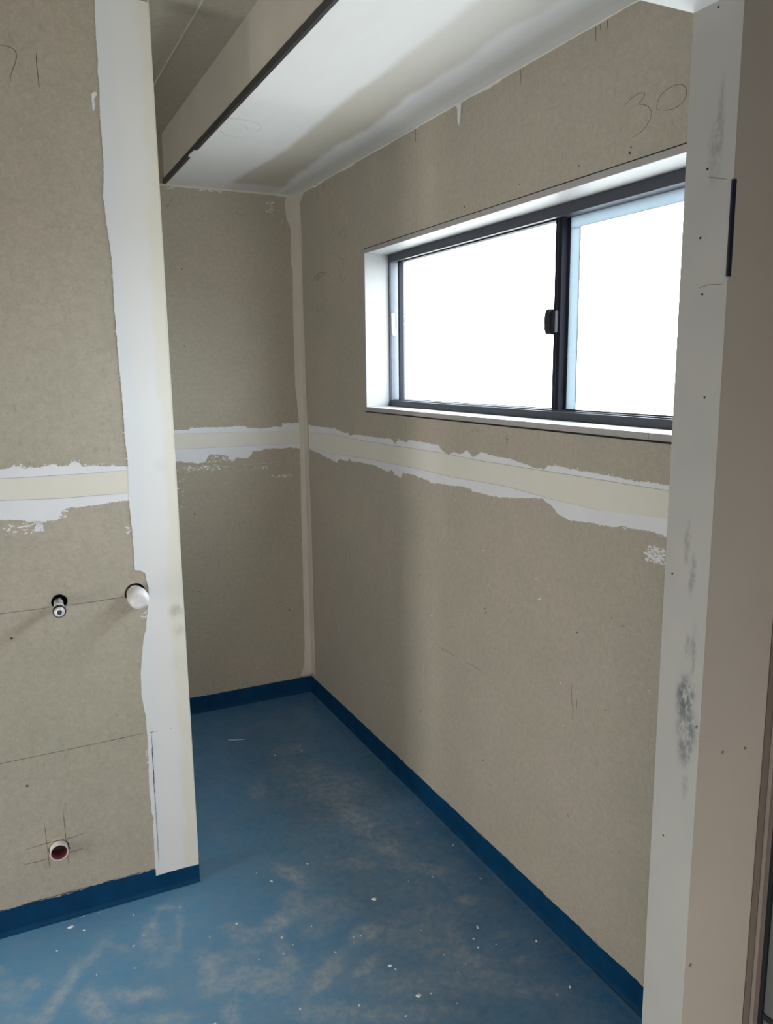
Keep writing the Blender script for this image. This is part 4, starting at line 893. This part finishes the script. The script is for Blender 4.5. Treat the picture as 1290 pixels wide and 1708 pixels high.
bm = bmesh.new(); SURF['Q'] = lambda u, v, t: (u, STUB_Y + 0.030 - t, v)
add_patch(bm, 'Q', circle(cx_, cz_, 0.0216, 30), 0, 0.001)
child('bore_shade_disc', bm, m_rub, root, False)  # black disc in place of the pipe's shaded depth

# cable loop in the ceiling corner
cab = [Vector((q[0], -0.012, min(q[2], 2.596 if q[2] < 2.62 else 2.604))) for q in D['cable']]
for _ in range(2):
    nb = [cab[0]]
    for a, b_ in zip(cab, cab[1:]): nb += [a.lerp(b_, 0.25), a.lerp(b_, 0.75)]
    cab = nb + [cab[-1]]
bm = bmesh.new(); prev = None
for k, q in enumerate(cab):
    d = (cab[min(len(cab) - 1, k + 1)] - cab[max(0, k - 1)]).normalized()
    e1 = Vector((0, 1, 0)); e2 = d.cross(e1).normalized()
    cur = [bm.verts.new(q + (e1 * math.cos(t) + e2 * math.sin(t)) * 0.0017) for t in [i * math.pi / 4 for i in range(8)]]
    if prev:
        for i in range(8): bm.faces.new((prev[i], prev[(i + 1) % 8], cur[(i + 1) % 8], cur[i]))
    else: bm.faces.new(cur)
    prev = cur
bm.faces.new(prev)
cable = from_bm('cable', bm, m_cable, None, True)
cable['label'] = 'thin pale cable end curling down from upper ceiling beside bulkhead'; cable['category'] = 'cable'

# plaster crumbs on the floor
rnd = random.Random(77)
protos = []
for k in range(6):
    bm = bmesh.new()
    pts = blob_pts(0, 0, 1.0, rnd, 6 + k % 3, 1.0 + 0.35 * (k % 3))
    t_v = [bm.verts.new((x * 0.8, y * 0.8, 0.55 + rnd.uniform(-.12, .12))) for x, y in pts]
    b_v = [bm.verts.new((x, y, 0)) for x, y in pts]
    bm.faces.new(t_v); bm.faces.new(list(reversed(b_v)))
    for i in range(len(pts)):
        j = (i + 1) % len(pts); bm.faces.new((t_v[i], t_v[j], b_v[j], b_v[i]))
    me = bpy.data.meshes.new('plaster_crumb'); bmesh.ops.recalc_face_normals(bm, faces=bm.faces); bm.to_mesh(me); bm.free()
    me.materials.append(m_chip); protos.append(me)
m_chip_b = plain('brown_grey_crumb', (0.34, 0.26, 0.24), 0.8)
for i, (x, y, r, lab) in enumerate(D['chips']):
    o = bpy.data.objects.new('plaster_crumb', protos[i % 6]); COL.objects.link(o)
    o.location = (x, y, 0.0); o.rotation_euler = (0, 0, rnd.uniform(0, 6.28)); o.scale = (r * 0.85, r * 0.85 * rnd.uniform(0.6, 1.0), r * 0.7)
    o['category'] = 'debris'; o['group'] = 'plaster crumbs scattered on the blue floor'
    o['label'] = lab
    if 'brown' in lab:
        o.data = o.data.copy(); o.data.materials[0] = m_chip_b
bm = bmesh.new()
add_stroke(bm, 'F', D['straw'], 0.0022, 0.0016)
o = from_bm('fibre_strand', bm, m_chip); o['label'] = 'thin white fibre strand lying on the floor at the alcove mouth'; o['category'] = 'debris'
